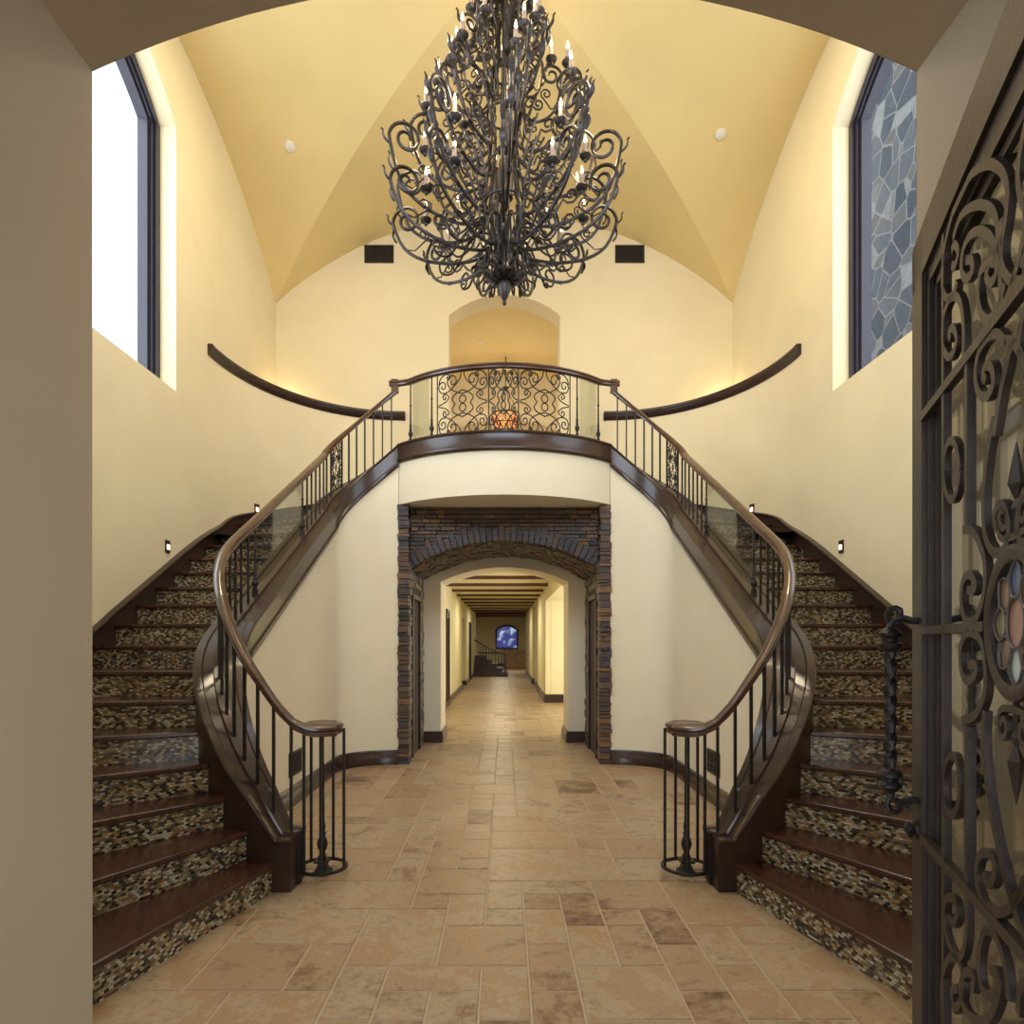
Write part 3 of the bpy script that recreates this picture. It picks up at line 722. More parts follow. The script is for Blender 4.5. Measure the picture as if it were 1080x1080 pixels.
# ------------------------------------------------------------------ landing, header, fascia, balcony railing
BX = 1.24; BYE = 7.56; BYC = 7.05; SAG = BYE-BYC
BR = (BX*BX+SAG*SAG)/(2*SAG)
def bow(x, off=0):
    """front face of the bowed balcony, off = set back"""
    a = math.asin(max(-1, min(1, x/BR))); r = BR-off
    return (r*sin(a), BYC+BR-r*cos(a), sin(a), -cos(a))
def balcony():
    n = 48; xs = [-BX+2*BX*i/n for i in range(n+1)]
    # header wall with flat underside
    mb = MB(); V = []
    for x in [q*1.02 for q in xs]:
        p = bow(x, .02); V += [(p[0], p[1], 3.04), (p[0], p[1], 3.6)]
    mb.add(V, [(2*i, 2*i+2, 2*i+3, 2*i+1) for i in range(n)])
    U = [(bow(x, .02)[0], bow(x, .02)[1], 3.04) for x in xs]+[(BX, 7.80, 3.04), (-BX, 7.80, 3.04)]
    mb.add(U, [tuple(range(len(U)))])
    struct(mb, 'wall_header', M['wall_low'], 'bowed plaster header above the stone archway', smooth=True)
    # landing slab
    mb = MB()
    Pp = [(bow(x, .1)[0], bow(x, .1)[1]) for x in xs]
    for m in (1,): Pp += [(1.24, 7.84), (1.44, 9.08), (-1.44, 9.08), (-1.24, 7.84)]
    mb.prism(Pp, 3.40, 3.495)
    mb.box((0, 11.35, 3.45), (4.2, 4.5, .1))
    struct(mb, 'floor_landing', M['tread'], 'walnut landing floor behind the balcony rail')
    # fascia
    root = empty('balcony_railing', (0, 7.2, LAND))
    tag(root, 'bowed balcony railing of iron scrollwork and glass above the stone archway', 'railing')
    mb = MB(); rg = []
    prof = [(0,0),(.014,0),(.022,-.012),(.016,-.03),(.006,-.036),(.006,-.16),(.016,-.175),(.016,-.20),(.006,-.215),(-.1,-.215),(-.24,-.22),(-.24,0),(-.18,0),(-.17,.008),(-.11,.008),(-.10,0)]
    for x in xs:
        p = bow(x); rg.append([(p[0]+p[2]*u, p[1]+p[3]*u, 3.74+v) for u, v in prof])
    mb.rings(rg); mb.build('fascia', M['wood'], root, True, 35)
    # handrail
    rp = [(-.034,-.030),(-.036,-.012),(-.028,-.004),(-.036,.004),(-.034,.018),(-.020,.030),(0,.034),(.020,.030),(.034,.018),(.036,.004),(.028,-.004),(.036,-.012),(.034,-.030),(.018,-.036),(-.018,-.036)]
    ZR = 4.535
    mb = MB(); path = [(-1.365, 7.69, ZR-.034, 0, -1), (-1.27, 7.69, ZR-.034, -.1, -.99)]
    for x in xs:
        p = bow(x*.985, .14); path.append((p[0], p[1], ZR-.034, p[2], p[3]))
    path += [(1.27, 7.69, ZR-.034, .1, -.99), (1.365, 7.69, ZR-.034, 0, -1)]
    mb.sweep(path, rp); mb.build('handrail', M['rail'], root, True, 40)
    z0 = 3.748; z1 = ZR-.06
    for x in (-1.20, -.905, .905, 1.20):
        p = bow(x, .14); post('post', root, p[0], p[1], z0, z1)
    edges = [-.83, -.19, .17, .81]
    for x in edges:
        p = bow(x, .14); mb = MB(); mb.box((p[0], p[1], (z0+z1)/2), (.013, .013, z1-z0)); mb.build('baluster', M['iron'], root)
    for a, b in zip(edges[:-1], edges[1:]):
        c = (a+b)/2; hw = (b-a)/2*.97; hh = (z1-z0)/2-.004
        def fn(u, v, c=c, hh=hh):
            p = bow(c+u, .14); return (p[0], p[1], z0+hh+v)
        mb = MB()
        scroll_panel(mb, fn, hw, hh, .0072)
        mb.build('scroll_panel', M['iron'], root, True)
    for a, b in ((-1.17, -.94), (.94, 1.17)):
        rg = []
        for i in range(9):
            x = a+(b-a)*i/8; p = bow(x, .135); q = bow(x, .145); rg.append([(p[0],p[1],z0+.02),(q[0],q[1],z0+.02),(q[0],q[1],z1),(p[0],p[1],z1)])
        mb = MB(); mb.rings(rg); mb.build('glass_panel', M['smoke'], root, True)
balcony()

# ------------------------------------------------------------------ stone portal
def portal():
    mb = MB(); HW = 1.13; SP = 2.31; RI = .33
    ar = lambda x: SP+seg(x, HW, RI)
    # backing
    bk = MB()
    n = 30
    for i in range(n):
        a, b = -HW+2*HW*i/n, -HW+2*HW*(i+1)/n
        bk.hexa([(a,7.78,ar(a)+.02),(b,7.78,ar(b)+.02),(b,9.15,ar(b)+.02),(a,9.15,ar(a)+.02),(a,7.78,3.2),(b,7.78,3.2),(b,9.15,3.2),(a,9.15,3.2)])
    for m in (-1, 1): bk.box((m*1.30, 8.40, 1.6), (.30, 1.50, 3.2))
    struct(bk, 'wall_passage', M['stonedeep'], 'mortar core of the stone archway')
    def stone(P8, t=None):
        mb.cur = random.random() if t is None else t
        mb.hexa(P8)
    # face above the arch: coursed rubble
    z = SP-.25
    while z < 3.03:
        h = random.uniform(.032, .062)
        if z+h > 3.035: h = 3.035-z
        x = -HW
        while x < HW-.01:
            l = random.uniform(.06, .20); x1 = min(HW, x+l); c = (x+x1)/2
            lo = max(ar(x)+.17, ar(x1)+.17) if abs(c) > 0 else 0
            if z+h*.5 > min(ar(x), ar(x1))+.09:
                d = random.uniform(.0, .03); g = .005
                za = max(z, min(ar(x), ar(x1))+.05)
                stone([(x+g,7.72+d,za+g),(x1-g,7.72+d,za+g),(x1-g,7.85,za+g),(x+g,7.85,za+g),(x+g,7.72+d,z+h-g),(x1-g,7.72+d,z+h-g),(x1-g,7.85,z+h-g),(x+g,7.85,z+h-g)])
            x = x1
        z += h
    # voussoirs
    Rr = (HW*HW+RI*RI)/(2*RI); a0 = math.asin(HW/Rr); cz = SP+RI-Rr; k = 34
    for i in range(k):
        p, q = -a0+2*a0*i/k+.003, -a0+2*a0*(i+1)/k-.003; r0 = Rr; r1 = Rr+random.uniform(.13, .20); y = 7.70+random.uniform(0, .025)
        c = lambda a, r: (r*sin(a), cz+r*cos(a))
        A, B, D, E = c(p, r0), c(q, r0), c(q, r1), c(p, r1)
        stone([(A[0],y,A[1]),(B[0],y,B[1]),(B[0],7.85,B[1]),(A[0],7.85,A[1]),(E[0],y,E[1]),(D[0],y,D[1]),(D[0],7.85,D[1]),(E[0],7.85,E[1])],
              random.choice([.28,.32,.0,.36,.15,.3]))
    # soffit stones
    y = 7.85
    while y < 9.12:
        dy = random.uniform(.08, .13); i = 0; a = -a0
        while a < a0:
            da = random.uniform(.025, .05); b = min(a0, a+da); r0 = Rr-random.uniform(0, .02)
            P = [(r0*sin(a+.002), cz+r0*cos(a+.002)), (r0*sin(b-.002), cz+r0*cos(b-.002)), ((Rr+.03)*sin(b), cz+(Rr+.03)*cos(b)), ((Rr+.03)*sin(a), cz+(Rr+.03)*cos(a))]
            y1 = min(9.15, y+dy)-.006
            stone([(P[0][0],y,P[0][1]),(P[1][0],y,P[1][1]),(P[1][0],y1,P[1][1]),(P[0][0],y1,P[0][1]),(P[3][0],y,P[3][1]),(P[2][0],y,P[2][1]),(P[2][0],y1,P[2][1]),(P[3][0],y1,P[3][1])])
            a = b
        y += dy
    # jambs (passage sides), leaving the side doors open
    for m in (-1, 1):
        z = 0
        while z < 2.33:
            h = random.uniform(.05, .10); y = 7.62
            if z+h > 2.33: h = 2.34-z
            while y < 9.14:
                l = random.uniform(.10, .24); y1 = min(9.15, y+l)
                if not (z < 2.04 and y1 > 7.95 and y < 8.70) or y < 7.9:
                    if z < 2.04 and y < 7.95 < y1: y1 = 7.95
                    d = random.uniform(0, .02); g = .004
                    xa, xb = m*(HW+.0+d), m*(HW+.06)
                    stone([(xa,y+g,z+g),(xb,y+g,z+g),(xb,y1-g,z+g),(xa,y1-g,z+g),(xa,y+g,z+h-g),(xb,y+g,z+h-g),(xb,y1-g,z+h-g),(xa,y1-g,z+h-g)])
                y = y1
            z += h
        # front quoins
        z = 0
        while z < 3.02:
            h = min(random.uniform(.03, .085), 3.045-z)
            x0 = m*(HW-.005-random.uniform(0, .018)); x1 = m*(1.235+random.uniform(0, .022)); y0 = 7.545+random.uniform(0, .03); g = .004
            stone([(x0,y0,z+g),(x1,y0,z+g),(x1,7.80,z+g),(x0,7.80,z+g),(x0,y0,z+h-g),(x1,y0,z+h-g),(x1,7.80,z+h-g),(x0,7.80,z+h-g)])
            z += h
    o = mb.build('stone_archway', M['stone'], None); tag(o, 'rustic dark brick and stone archway under the balcony', 'archway')
    for m, n in ((-1, 1), (1, 2)):
        t = empty('door_%d' % n, (m*1.14, 8.32, 0)); tag(t, 'dark wooden door in the %s side of the stone passage' % ('left' if m < 0 else 'right'), kind='structure')
        mb = MB(); mb.box((m*1.20, 8.33, 1.0), (.07, .64, 1.98)); mb.build('door_leaf', M['wood'], t)
        mb = MB(); mb.box((m*1.155, 7.985, 1.01), (.07, .06, 2.02)); mb.box((m*1.155, 8.68, 1.01), (.07, .06, 2.02)); mb.box((m*1.155, 8.33, 2.0), (.07, .70, .06)); mb.build('door_frame', M['wood'], t)
        mb = MB(); mb.tube([(m*1.16, 8.58, 1.02), (m*1.10, 8.58, 1.02), (m*1.10, 8.50, 1.02)], .009); mb.build('door_handle', M['iron'], t, True)
portal()

# ------------------------------------------------------------------ hallway beyond
def base_run(mb, pts, h=.15):
    for (x0, y0), (x1, y1) in zip(pts[:-1], pts[1:]):
        d = Vector((x1-x0, y1-y0)); l = d.length; a = math.atan2(d.y, d.x)
        Mr = Matrix.Rotation(a, 3, 'Z')
        for t_, hh, z in ((.05, h*.7, h*.35), (.036, h*.2, h*.78), (.02, h*.12, h*.93)):
            mb.box(((x0+x1)/2, (y0+y1)/2, z), (l+.02, t_, hh), Mr)
def hall():
    HW = .91; SP = 2.29; RI = .21; ar = lambda x: SP+seg(x, HW, RI)
    mb = MB(); n = 28
    for i in range(n):
        a, b = -HW+2*HW*i/n, -HW+2*HW*(i+1)/n
        mb.hexa([(a,9.24,ar(a)),(b,9.24,ar(b)),(b,9.95,ar(b)),(a,9.95,ar(a)),(a,9.24,3.3),(b,9.24,3.3),(b,9.95,3.3),(a,9.95,3.3)])
    for m in (-1, 1): mb.box((m*(HW+1.2), 9.595, 1.65), (2.4, .71, 3.3))
    struct(mb, 'wall_middle', M['wall_low'], 'plaster wall with a low arch between stone passage and hallway')
    mb = MB()
    for m in (-1, 1): base_run(mb, [(m*1.14, 9.23), (m*.90, 9.23), (m*.90, 9.96)], .16)
    struct(mb, 'baseboard_middle', M['wood'])
    XL, XR, ZC = -1.31, .98, 2.84
    mb = MB()
    def wl(y0, y1, z0=0, z1=2.84): mb.box((XL-.06, (y0+y1)/2, (z0+z1)/2), (.12, y1-y0, z1-z0))
    wl(9.95, 20.0); wl(20.0, 21.8, 2.2, ZC); wl(21.8, 23.8); wl(23.8, 24.9, 2.2, ZC); wl(24.9, 29.4)
    mb.box((-2.0, 22.8, 1.42), (.12, 8, 2.84)); 
    struct(mb, 'wall_hall_left', M['hallwall'])
    mb = MB()
    mb.box((XR+.06, (9.95+15.4)/2, 2.62), (.12, 5.45, .42)); mb.box((XR+.06, (15.4+19.0)/2, 1.42), (.12, 3.6, 2.84))
    mb.box((XR+.10, 20.6, 1.42), (.12, 3.2, 2.84)); mb.box((XR+.06, 25.8, 1.42), (.12, 7.2, 2.84))
    mb.box((2.5, 15.461, 1.42), (2.79, .12, 2.84))
    mb.box((3.55, 12.6, 1.42), (.1, 5.8, 2.84))
    struct(mb, 'wall_hall_right', M['hallwall'])
    mb = MB(); mb.box((-.16, 18.5, ZC-.03), (5, 17.2, .1)); mb.box((2.35, 12.7, 2.475), (2.48, 5.4, .1))
    struct(mb, 'ceiling_hall', M['hallwall'])
    names = ['nearest', 'second', 'third', 'fourth', 'fifth', 'sixth', 'seventh', 'eighth', 'ninth']
    for i in range(9):
        y = 13.0+1.62*i; mb = MB(); mb.box(((XL+XR)/2, y, 2.730), (XR-XL-.01, .13, .062))
        o = mb.build('ceiling_beam', M['beam'], None)
        tag(o, ('%s dark wooden beam across the hallway ceiling beyond the archway' % names[i]) if i == 0 else ('%s dark hallway ceiling beam counting inwards from the archway' % names[i]), 'beam', 'beams across the hallway ceiling')
    mb = MB(); base_run(mb, [(XL+.02, 9.97), (XL+.02, 20.0), (XL-.3, 20.0)]); base_run(mb, [(XL-.3, 21.8), (XL+.02, 21.8), (XL+.02, 23.8)]); base_run(mb, [(XL+.02, 24.9), (XL+.02, 29.4)])
    struct(mb, 'baseboard_hall_left', M['wood'])
    mb = MB(); base_run(mb, [(3.4, 15.39), (XR-.01, 15.39), (XR-.01, 19.0), (XR+.04, 19.0), (XR+.04, 22.2), (XR-.01, 22.2), (XR-.01, 29.3)], .2)
    struct(mb, 'baseboard_hall_right', M['wood'])
    # doors with dark casings on the left
    for n, y0, y1 in ((3, 14.5, 14.95), (4, 24.0, 24.8)):
        mb = MB()
        for y in (y0, y1): mb.box((XL+.02, y, 1.08), (.06, .09, 2.16))
        mb.box((XL+.02, (y0+y1)/2, 2.14), (.06, y1-y0, .09)); mb.box((XL+.005, (y0+y1)/2, 1.05), (.03, y1-y0, 2.1))
        struct(mb, 'door_%d' % n, M['wood'], 'dark wooden door on the left of the hallway')
    # far room
    mb = MB()
    mb.box((-.35, 38.06, 1.5), (8.5, .12, 3.0)); mb.box((-4.5, 33.7, 1.5), (.12, 8.7, 3.0)); mb.box((1.75, 33.7, 1.5), (.12, 8.7, 3.0)); mb.box((-3.0, 29.46, 1.5), (3.2, .12, 3)); mb.box((1.5, 29.46, 1.5), (1.0, .12, 3))
    struct(mb, 'wall_far', M['panel'] if False else M['hallwall'], 'far wall at the end of the hallway')
    mb = MB(); mb.box((-1.3, 33, 3.0), (6.4, 12, .1)); struct(mb, 'ceiling_far', M['farwood'])
    for i, y in enumerate((28.2, 31.0, 34.0)):
        mb = MB(); mb.box((-.2, y, 2.86), (3.6, .25, .18)); o = mb.build('timber_beam', M['beam'], None)
        tag(o, '%s heavy dark timber across the far end room ceiling' % ('nearest', 'middle', 'farthest')[i], 'beam', 'timbers in the far end room')
    mb = MB(); base_run(mb, [(-4.3, 37.98), (1.7, 37.98), (1.68, 29.6)], .22); struct(mb, 'baseboard_far', M['wood'])
    t = empty('window_4', (.14, 37.95, 1.05)); tag(t, 'small arched window at the far end of the hallway', kind='structure')
    xs = [-.48+1.24*i/14 for i in range(15)]
    top = lambda x: 2.15+seg(x-.14, .62, .28)
    A = [(-.48, 1.1)]+[(x, top(x)) for x in xs]+[(.76, 1.1)]
    mb = MB(); mb.tube([(x, 37.93, z) for x, z in A], .06, 6, True); mb.build('window_frame', M['frame'], t)
    mb = MB(); mb.add([(x, 37.96, z) for x, z in A], [tuple(range(len(A)))])
    mg = mat('evening_window', (.05, .06, .2), .2, emis=(.20, .26, .75), estr=.5); nt = mg.node_tree; N = nt.nodes
    tcn = N.new('ShaderNodeTexCoord'); nz = N.new('ShaderNodeTexNoise'); nz.inputs['Scale'].default_value = 2.2; rp = N.new('ShaderNodeValToRGB')
    nt.links.new(tcn.outputs['Object'], nz.inputs['Vector']); nt.links.new(nz.outputs['Fac'], rp.inputs[0]); nt.links.new(rp.outputs[0], N['Principled BSDF'].inputs['Emission Color'])
    rp.color_ramp.elements[0].position = .5; rp.color_ramp.elements[0].color = (.03,.03,.28,1); rp.color_ramp.elements[1].position = .62; rp.color_ramp.elements[1].color = (.55,.8,1,1)
    mb.build('window_pane', mg, t)
    mb = MB(); mb.box((.62, 37.6, .48), (1.35, .5, .96)); mb.box((.62, 37.55, .98), (1.45, .62, .05))
    o = mb.build('stone_counter', M['panel'], None); tag(o, 'tan stone counter under the far arched window', 'counter')
    # far stair with its railing
    t = empty('back_staircase', (-.8, 27, 0)); tag(t, 'small dark wooden staircase at the far left of the hallway', 'staircase')
    for i in range(5):
        mb = MB(); w_ = 1.45-.24*i
        mb.box((-1.3+w_/2, 27.3+.32*i+1.0, .09+.17*i), (w_, 2.0, .165)); mb.build('step', M['tread'], t)
    t = empty('back_stair_railing', (-.1, 27, 0)); tag(t, 'dark railing beside the small staircase at the hallway end', 'railing')
    mb = MB(); mb.tube([(-1.28, 27.5, 1.55), (-.9, 27.5, 1.32), (-.35, 27.5, 1.03), (.02, 27.5, .98)], .03, 6); mb.tube([(-1.15, 28.8, .98), (0.02, 27.5, .98)], .03, 6); mb.build('handrail', M['rail'], t, True)
    for i in range(9):
        x = .0-.13*i; mb = MB(); mb.box((x, 27.5, .5+.04*i), (.022, .022, .95)); mb.build('baluster', M['iron'], t)
    mb = MB(); mb.box((.05, 27.45, .52), (.07, .07, 1.04)); mb.build('newel_post', M['wood'], t)
hall()

# ------------------------------------------------------------------ chandelier
def chandelier():
    CX, CY = 0.0, 5.7
    root = empty('chandelier', (CX, CY, 4.53)); tag(root, 'huge tiered wrought-iron scroll chandelier with candle lamps hanging from the vault', 'chandelier')
    def zz(ry): return EYE+(678-ry/3.27)*CY/F       # height read off the axis
    kx = CY/F/3.27
    # core
    mb = MB()
    for i in range(8):
        a = 2*pi*i/8
        P = [(.06, zz(945)), (.09, zz(900)), (.14, zz(800)), (.17, zz(700)), (.13, zz(560)), (.11, zz(470)), (.15, zz(400)), (.10, zz(260)), (.06, zz(160)), (.10, zz(60)), (.10, zz(0)), (.04, 7.25), (.02, 7.34)]
        P = catmull([Vector((r, 0, z)) for r, z in P], 4)
        mb.tube([(CX+p.x*cos(a), CY+p.x*sin(a), p.z) for p in P], .010, 5)
    mb.tube([(CX, CY, 4.75), (CX, CY, 7.42)], .022, 8)
    for rr, z in ((.17, zz(700)), (.13, zz(560)), (.15, zz(400)), (.10, zz(258))):
        mb.tube([(CX+rr*cos(2*pi*i/24), CY+rr*sin(2*pi*i/24), z) for i in range(24)], .011, 5, True)
    mb.lathe([(0,zz(690)),(.075,zz(685)),(.082,zz(600)),(.05,zz(590)),(0,zz(588))], (CX, CY, 0), 16)
    mb.lathe([(0,7.36),(.12,7.37),(.14,7.40),(.14,7.44),(0,7.46)], (CX, CY, 0), 20)
    mb.build('core', M['bronze'], root, True, 50)
    # hub with leaves and finial
    mb = MB(); zb = zz(960)
    mb.lathe([(0,-.24),(.012,-.235),(.02,-.215),(.012,-.20),(.03,-.17),(.055,-.11),(.06,-.06),(.045,-.02),(.075,.0),(.11,.03),(.10,.06),(.05,.09),(0,.10)], (CX, CY, zb), 16)
    for i in range(12):
        a = 2*pi*i/12
        P = catmull([Vector(p) for p in ((.05,0,.02),(.11,0,-.02),(.17,0,.03),(.15,0,.08),(.11,0,.06))], 3)
        mb.tube([(CX+p.x*cos(a), CY+p.x*sin(a), zb+p.z) for p in P], [.02, .022, .022, .02, .018, .016, .014, .012, .010, .009, .008, .006, .005][:len(P)], 5)
    mb.build('finial', M['bronze'], root, True, 50)
    def strip(mb, a, pts, r=.0115, n=5, ta=True):
        k = len(pts); rr = [r*(1 if not ta or i < k*.75 else 1-.4*(i-k*.75)/(k*.25)) for i in range(k)]
        mb.tube([(p[0]*cos(a), p[0]*sin(a), p[1]) for p in pts], rr, n)
    def leaf(mb, r, z, L_, ang, w_=.022):
        k = 7; rg = []
        for i in range(k):
            t = i/(k-1); ww = w_*sin(pi*(.12+.85*t))+.002
            x = r+cos(R(ang))*L_*t+.02*sin(pi*t*1.3); zc = z+sin(R(ang))*L_*t
            if i == k-1: x += .018
            rg.append([(x-.006, -ww, zc), (x+.004, 0, zc-.004), (x-.006, ww, zc), (x-.010, 0, zc+.008)])
        mb.rings(rg)
    def scrollarm(R0, z0, R1, h, rb, cr):
        """S-shaped arm in the (r,z) plane: out of the core at rb,z0+.2, swings low and out to R1, rolls over at the top"""
        xr = R1-cr; zr = z0+h-cr          # centre of the roll at the top
        main = [(rb, z0+h*.22), (rb+.02, z0+h*.12), (rb+.06+.06*R1, z0+h*.03), (R1*.46, z0), (R1*.72, z0+h*.10), (R1*.90, z0+h*.32)]
        main += [(xr+x, zr+y) for x, y in curl(0, 0, cr, -20, 1.55, 10)]
        P = [(p.x, p.y) for p in catmull([Vector((a, b, 0)) for a, b in main], 3)]
        return P
    tiers = [  # n, phase, z0, R1, h, rb, curl, candle?
        (11, 0.0, 4.80, 1.02, .56, .12, .135, 1),
        (10, .5, 5.02, 1.02, .74, .17, .145, 1),
        (8, .0, 5.36, .82, .66, .16, .135, 1),
        (7, .5, 5.66, .70, .62, .13, .12, 1),
        (6, .0, 6.02, .52, .54, .13, .10, 1),
        (6, .5, 6.32, .42, .46, .12, .085, 1),
        (5, .0, 6.62, .31, .40, .10, .07, 1),
        (5, .5, 6.88, .23, .34, .08, .055, 1)]
    for ti, (n, ph, z0, R1, h, rb, cr, cd) in enumerate(tiers):
        mb = MB(); P = scrollarm(0, z0, R1, h, rb, cr)
        strip(mb, 0, P, .0150 if ti < 4 else .0120)
        # collar knots
        # inner C scroll
        c1 = curl(R1*.58, z0+h*.32, .075*min(1, R1+.2), 200, 1.3)[::-1]
        c2 = curl(R1*.34, z0+h*.70, .06*min(1, R1+.2), 30, 1.2)
        mid = catmull([Vector((*c1[-1], 0)), Vector((R1*.40, z0+h*.10, 0)), Vector((R1*.26, z0+h*.35, 0)), Vector((R1*.34+.07, z0+h*.80, 0)), Vector((*c2[0], 0))], 4)
        strip(mb, 0, c1+[(p.x, p.y) for p in mid[1:-1]]+c2, .0100)
        # outer little curl under the arm
        c3 = curl(R1*.72, z0+h*.50, .055, 250, -1.4)[::-1]
        strip(mb, 0, c3+[(R1*.80, z0+h*.26), (R1*.90, z0+h*.30)], .008)
        if ti in (0, 2, 4):
            c4 = curl(R1*.50, z0-.045, .045, 90, 1.3); strip(mb, 0, [(R1*.70, z0+h*.06)]+c4, .008)
        # leaves at the outside of the arm
        leaf(mb, R1*.97, z0+h*.42, .15, 76, .024); leaf(mb, R1*1.0, z0+h*.70, .13, 60, .018); leaf(mb, R1*.62, z0+h*.04, .10, 15, .016)
        # bobeche
        rc = R1-cr*1.0; zc = z0+h+.035
        if ti in (0, 1): rc = R1*.70; zc = z0+h*.72
        cup = MB(); cup.lathe([(0,-.045),(.012,-.04),(.016,-.02),(.040,-.01),(.052,.014),(.046,.024),(.020,.022),(0,.022)], (rc, 0, zc), 10)
        can = MB(); can.lathe([(0,.02),(.019,.02),(.019,.115),(.010,.12),(0,.12)], (rc, 0, zc), 8)
        fl = MB(); fl.lathe([(0,.118),(.009,.125),(.0145,.145),(.010,.17),(.003,.195),(0,.20)], (rc, 0, zc), 8)
        proto = None
        for i in range(n):
            a = 2*pi*(i+ph)/n + (.13 if ti % 2 == 0 else .05)
            if proto is None:
                arm = mb.build('arm', M['bronze'], None, True, 50)
                c_ = cup.build('candle_cup', M['bronze'], None, True, 50); d_ = can.build('candle', M['candle'], None, True, 50); e_ = fl.build('flame_bulb', M['flame'], None, True, 50)
                proto = (arm, c_, d_, e_)
                arm.parent = root; grp = proto
                for q in proto[1:]: q.parent = arm
            else:
                arm = proto[0].copy(); C.objects.link(arm); arm.parent = root
                for q in proto[1:]:
                    k_ = q.copy(); C.objects.link(k_); k_.parent = arm
            arm.location = (CX-root.location.x, CY-root.location.y, -root.location.z)
            arm.rotation_euler = (0, 0, a)
    # ribs rising from the hub like a fountain
    mb = MB()
    P = catmull([Vector(p) for p in ((.05,4.80,0),(.10,4.98,0),(.20,5.07,0),(.33,5.00,0),(.42,4.86,0),(.50,4.76,0),(.60,4.78,0),(.62,4.87,0),(.55,4.91,0),(.51,4.86,0),(.54,4.83,0))], 4)
    mb.tube([(p.x, 0, p.y) for p in P], .010, 5)
    P = catmull([Vector(p) for p in ((.16,5.30,0),(.19,5.05,0),(.16,4.85,0),(.20,4.66,0),(.27,4.62,0),(.29,4.68,0),(.25,4.71,0),(.235,4.68,0))], 4)
    mb.tube([(p.x, 0, p.y) for p in P], .010, 5)
    rb = mb.build('hub_scroll', M['bronze'], None, True, 50)
    for i in range(12):
        o = rb if i == 0 else rb.copy()
        if i: C.objects.link(o)
        o.parent = root; o.location = (0, 0, -root.location.z); o.rotation_euler = (0, 0, 2*pi*i/12+.2)
    for i in range(6):
        a = 2*pi*i/6
        for r, z, p in ((.75, 5.75, 5), (.42, 6.75, 1.6)):
            l = point('chandelier_light', (CX+r*cos(a), CY+r*sin(a), z), p, WARM, .05)
chandelier()

# ------------------------------------------------------------------ small fittings
def grille(name, c, hw, hh, frame_fn, label, cat, parent=None, group=None):
    mb = MB(); t = empty(name, c); tag(t, label, cat, group)
    f = frame_fn
    def bar(u0, v0, u1, v1, d0=-.004, d1=.012):
        P = [f(u0,v0,d0),f(u1,v0,d0),f(u1,v1,d0),f(u0,v1,d0),f(u0,v0,d1),f(u1,v0,d1),f(u1,v1,d1),f(u0,v1,d1)]
        mb.hexa(P)
    e = .016
    bar(-hw,-hh,hw,-hh+e); bar(-hw,hh-e,hw,hh); bar(-hw,-hh,-hw+e,hh); bar(hw-e,-hh,hw,hh)
    mb.build('frame', M['steel'], t)
    bk = MB(); bk.hexa([f(-hw+.01,-hh+.01,.001),f(hw-.01,-hh+.01,.001),f(hw-.01,hh-.01,.001),f(-hw+.01,hh-.01,.001),f(-hw+.01,-hh+.01,.004),f(hw-.01,-hh+.01,.004),f(hw-.01,hh-.01,.004),f(-hw+.01,hh-.01,.004)])
    bk.build('backing', mat('vent_shadow', (.012,.009,.008), .9), t)
    g = MB(); nx = max(2, round(hw/hh*2)); 
    for i in range(nx):
        for j in range(2):
            cu = -hw+e+(2*hw-2*e)*(i+.5)/nx; cv = -hh+e+(2*hh-2*e)*(j+.5)/2; r = (hh-e)/2*.95
            g.tube([f(cu+r*cos(a)*.98, cv+r*sin(a), .009) for a in [2*pi*k/14 for k in range(14)]], .0045, 4, True)
            g.tube([f(cu-r*.7, cv-r*.7, .009), f(cu+r*.7, cv+r*.7, .009)], .004, 4); g.tube([f(cu-r*.7, cv+r*.7, .009), f(cu+r*.7, cv-r*.7, .009)], .004, 4)
    g.build('scrollwork', M['steel'], t)
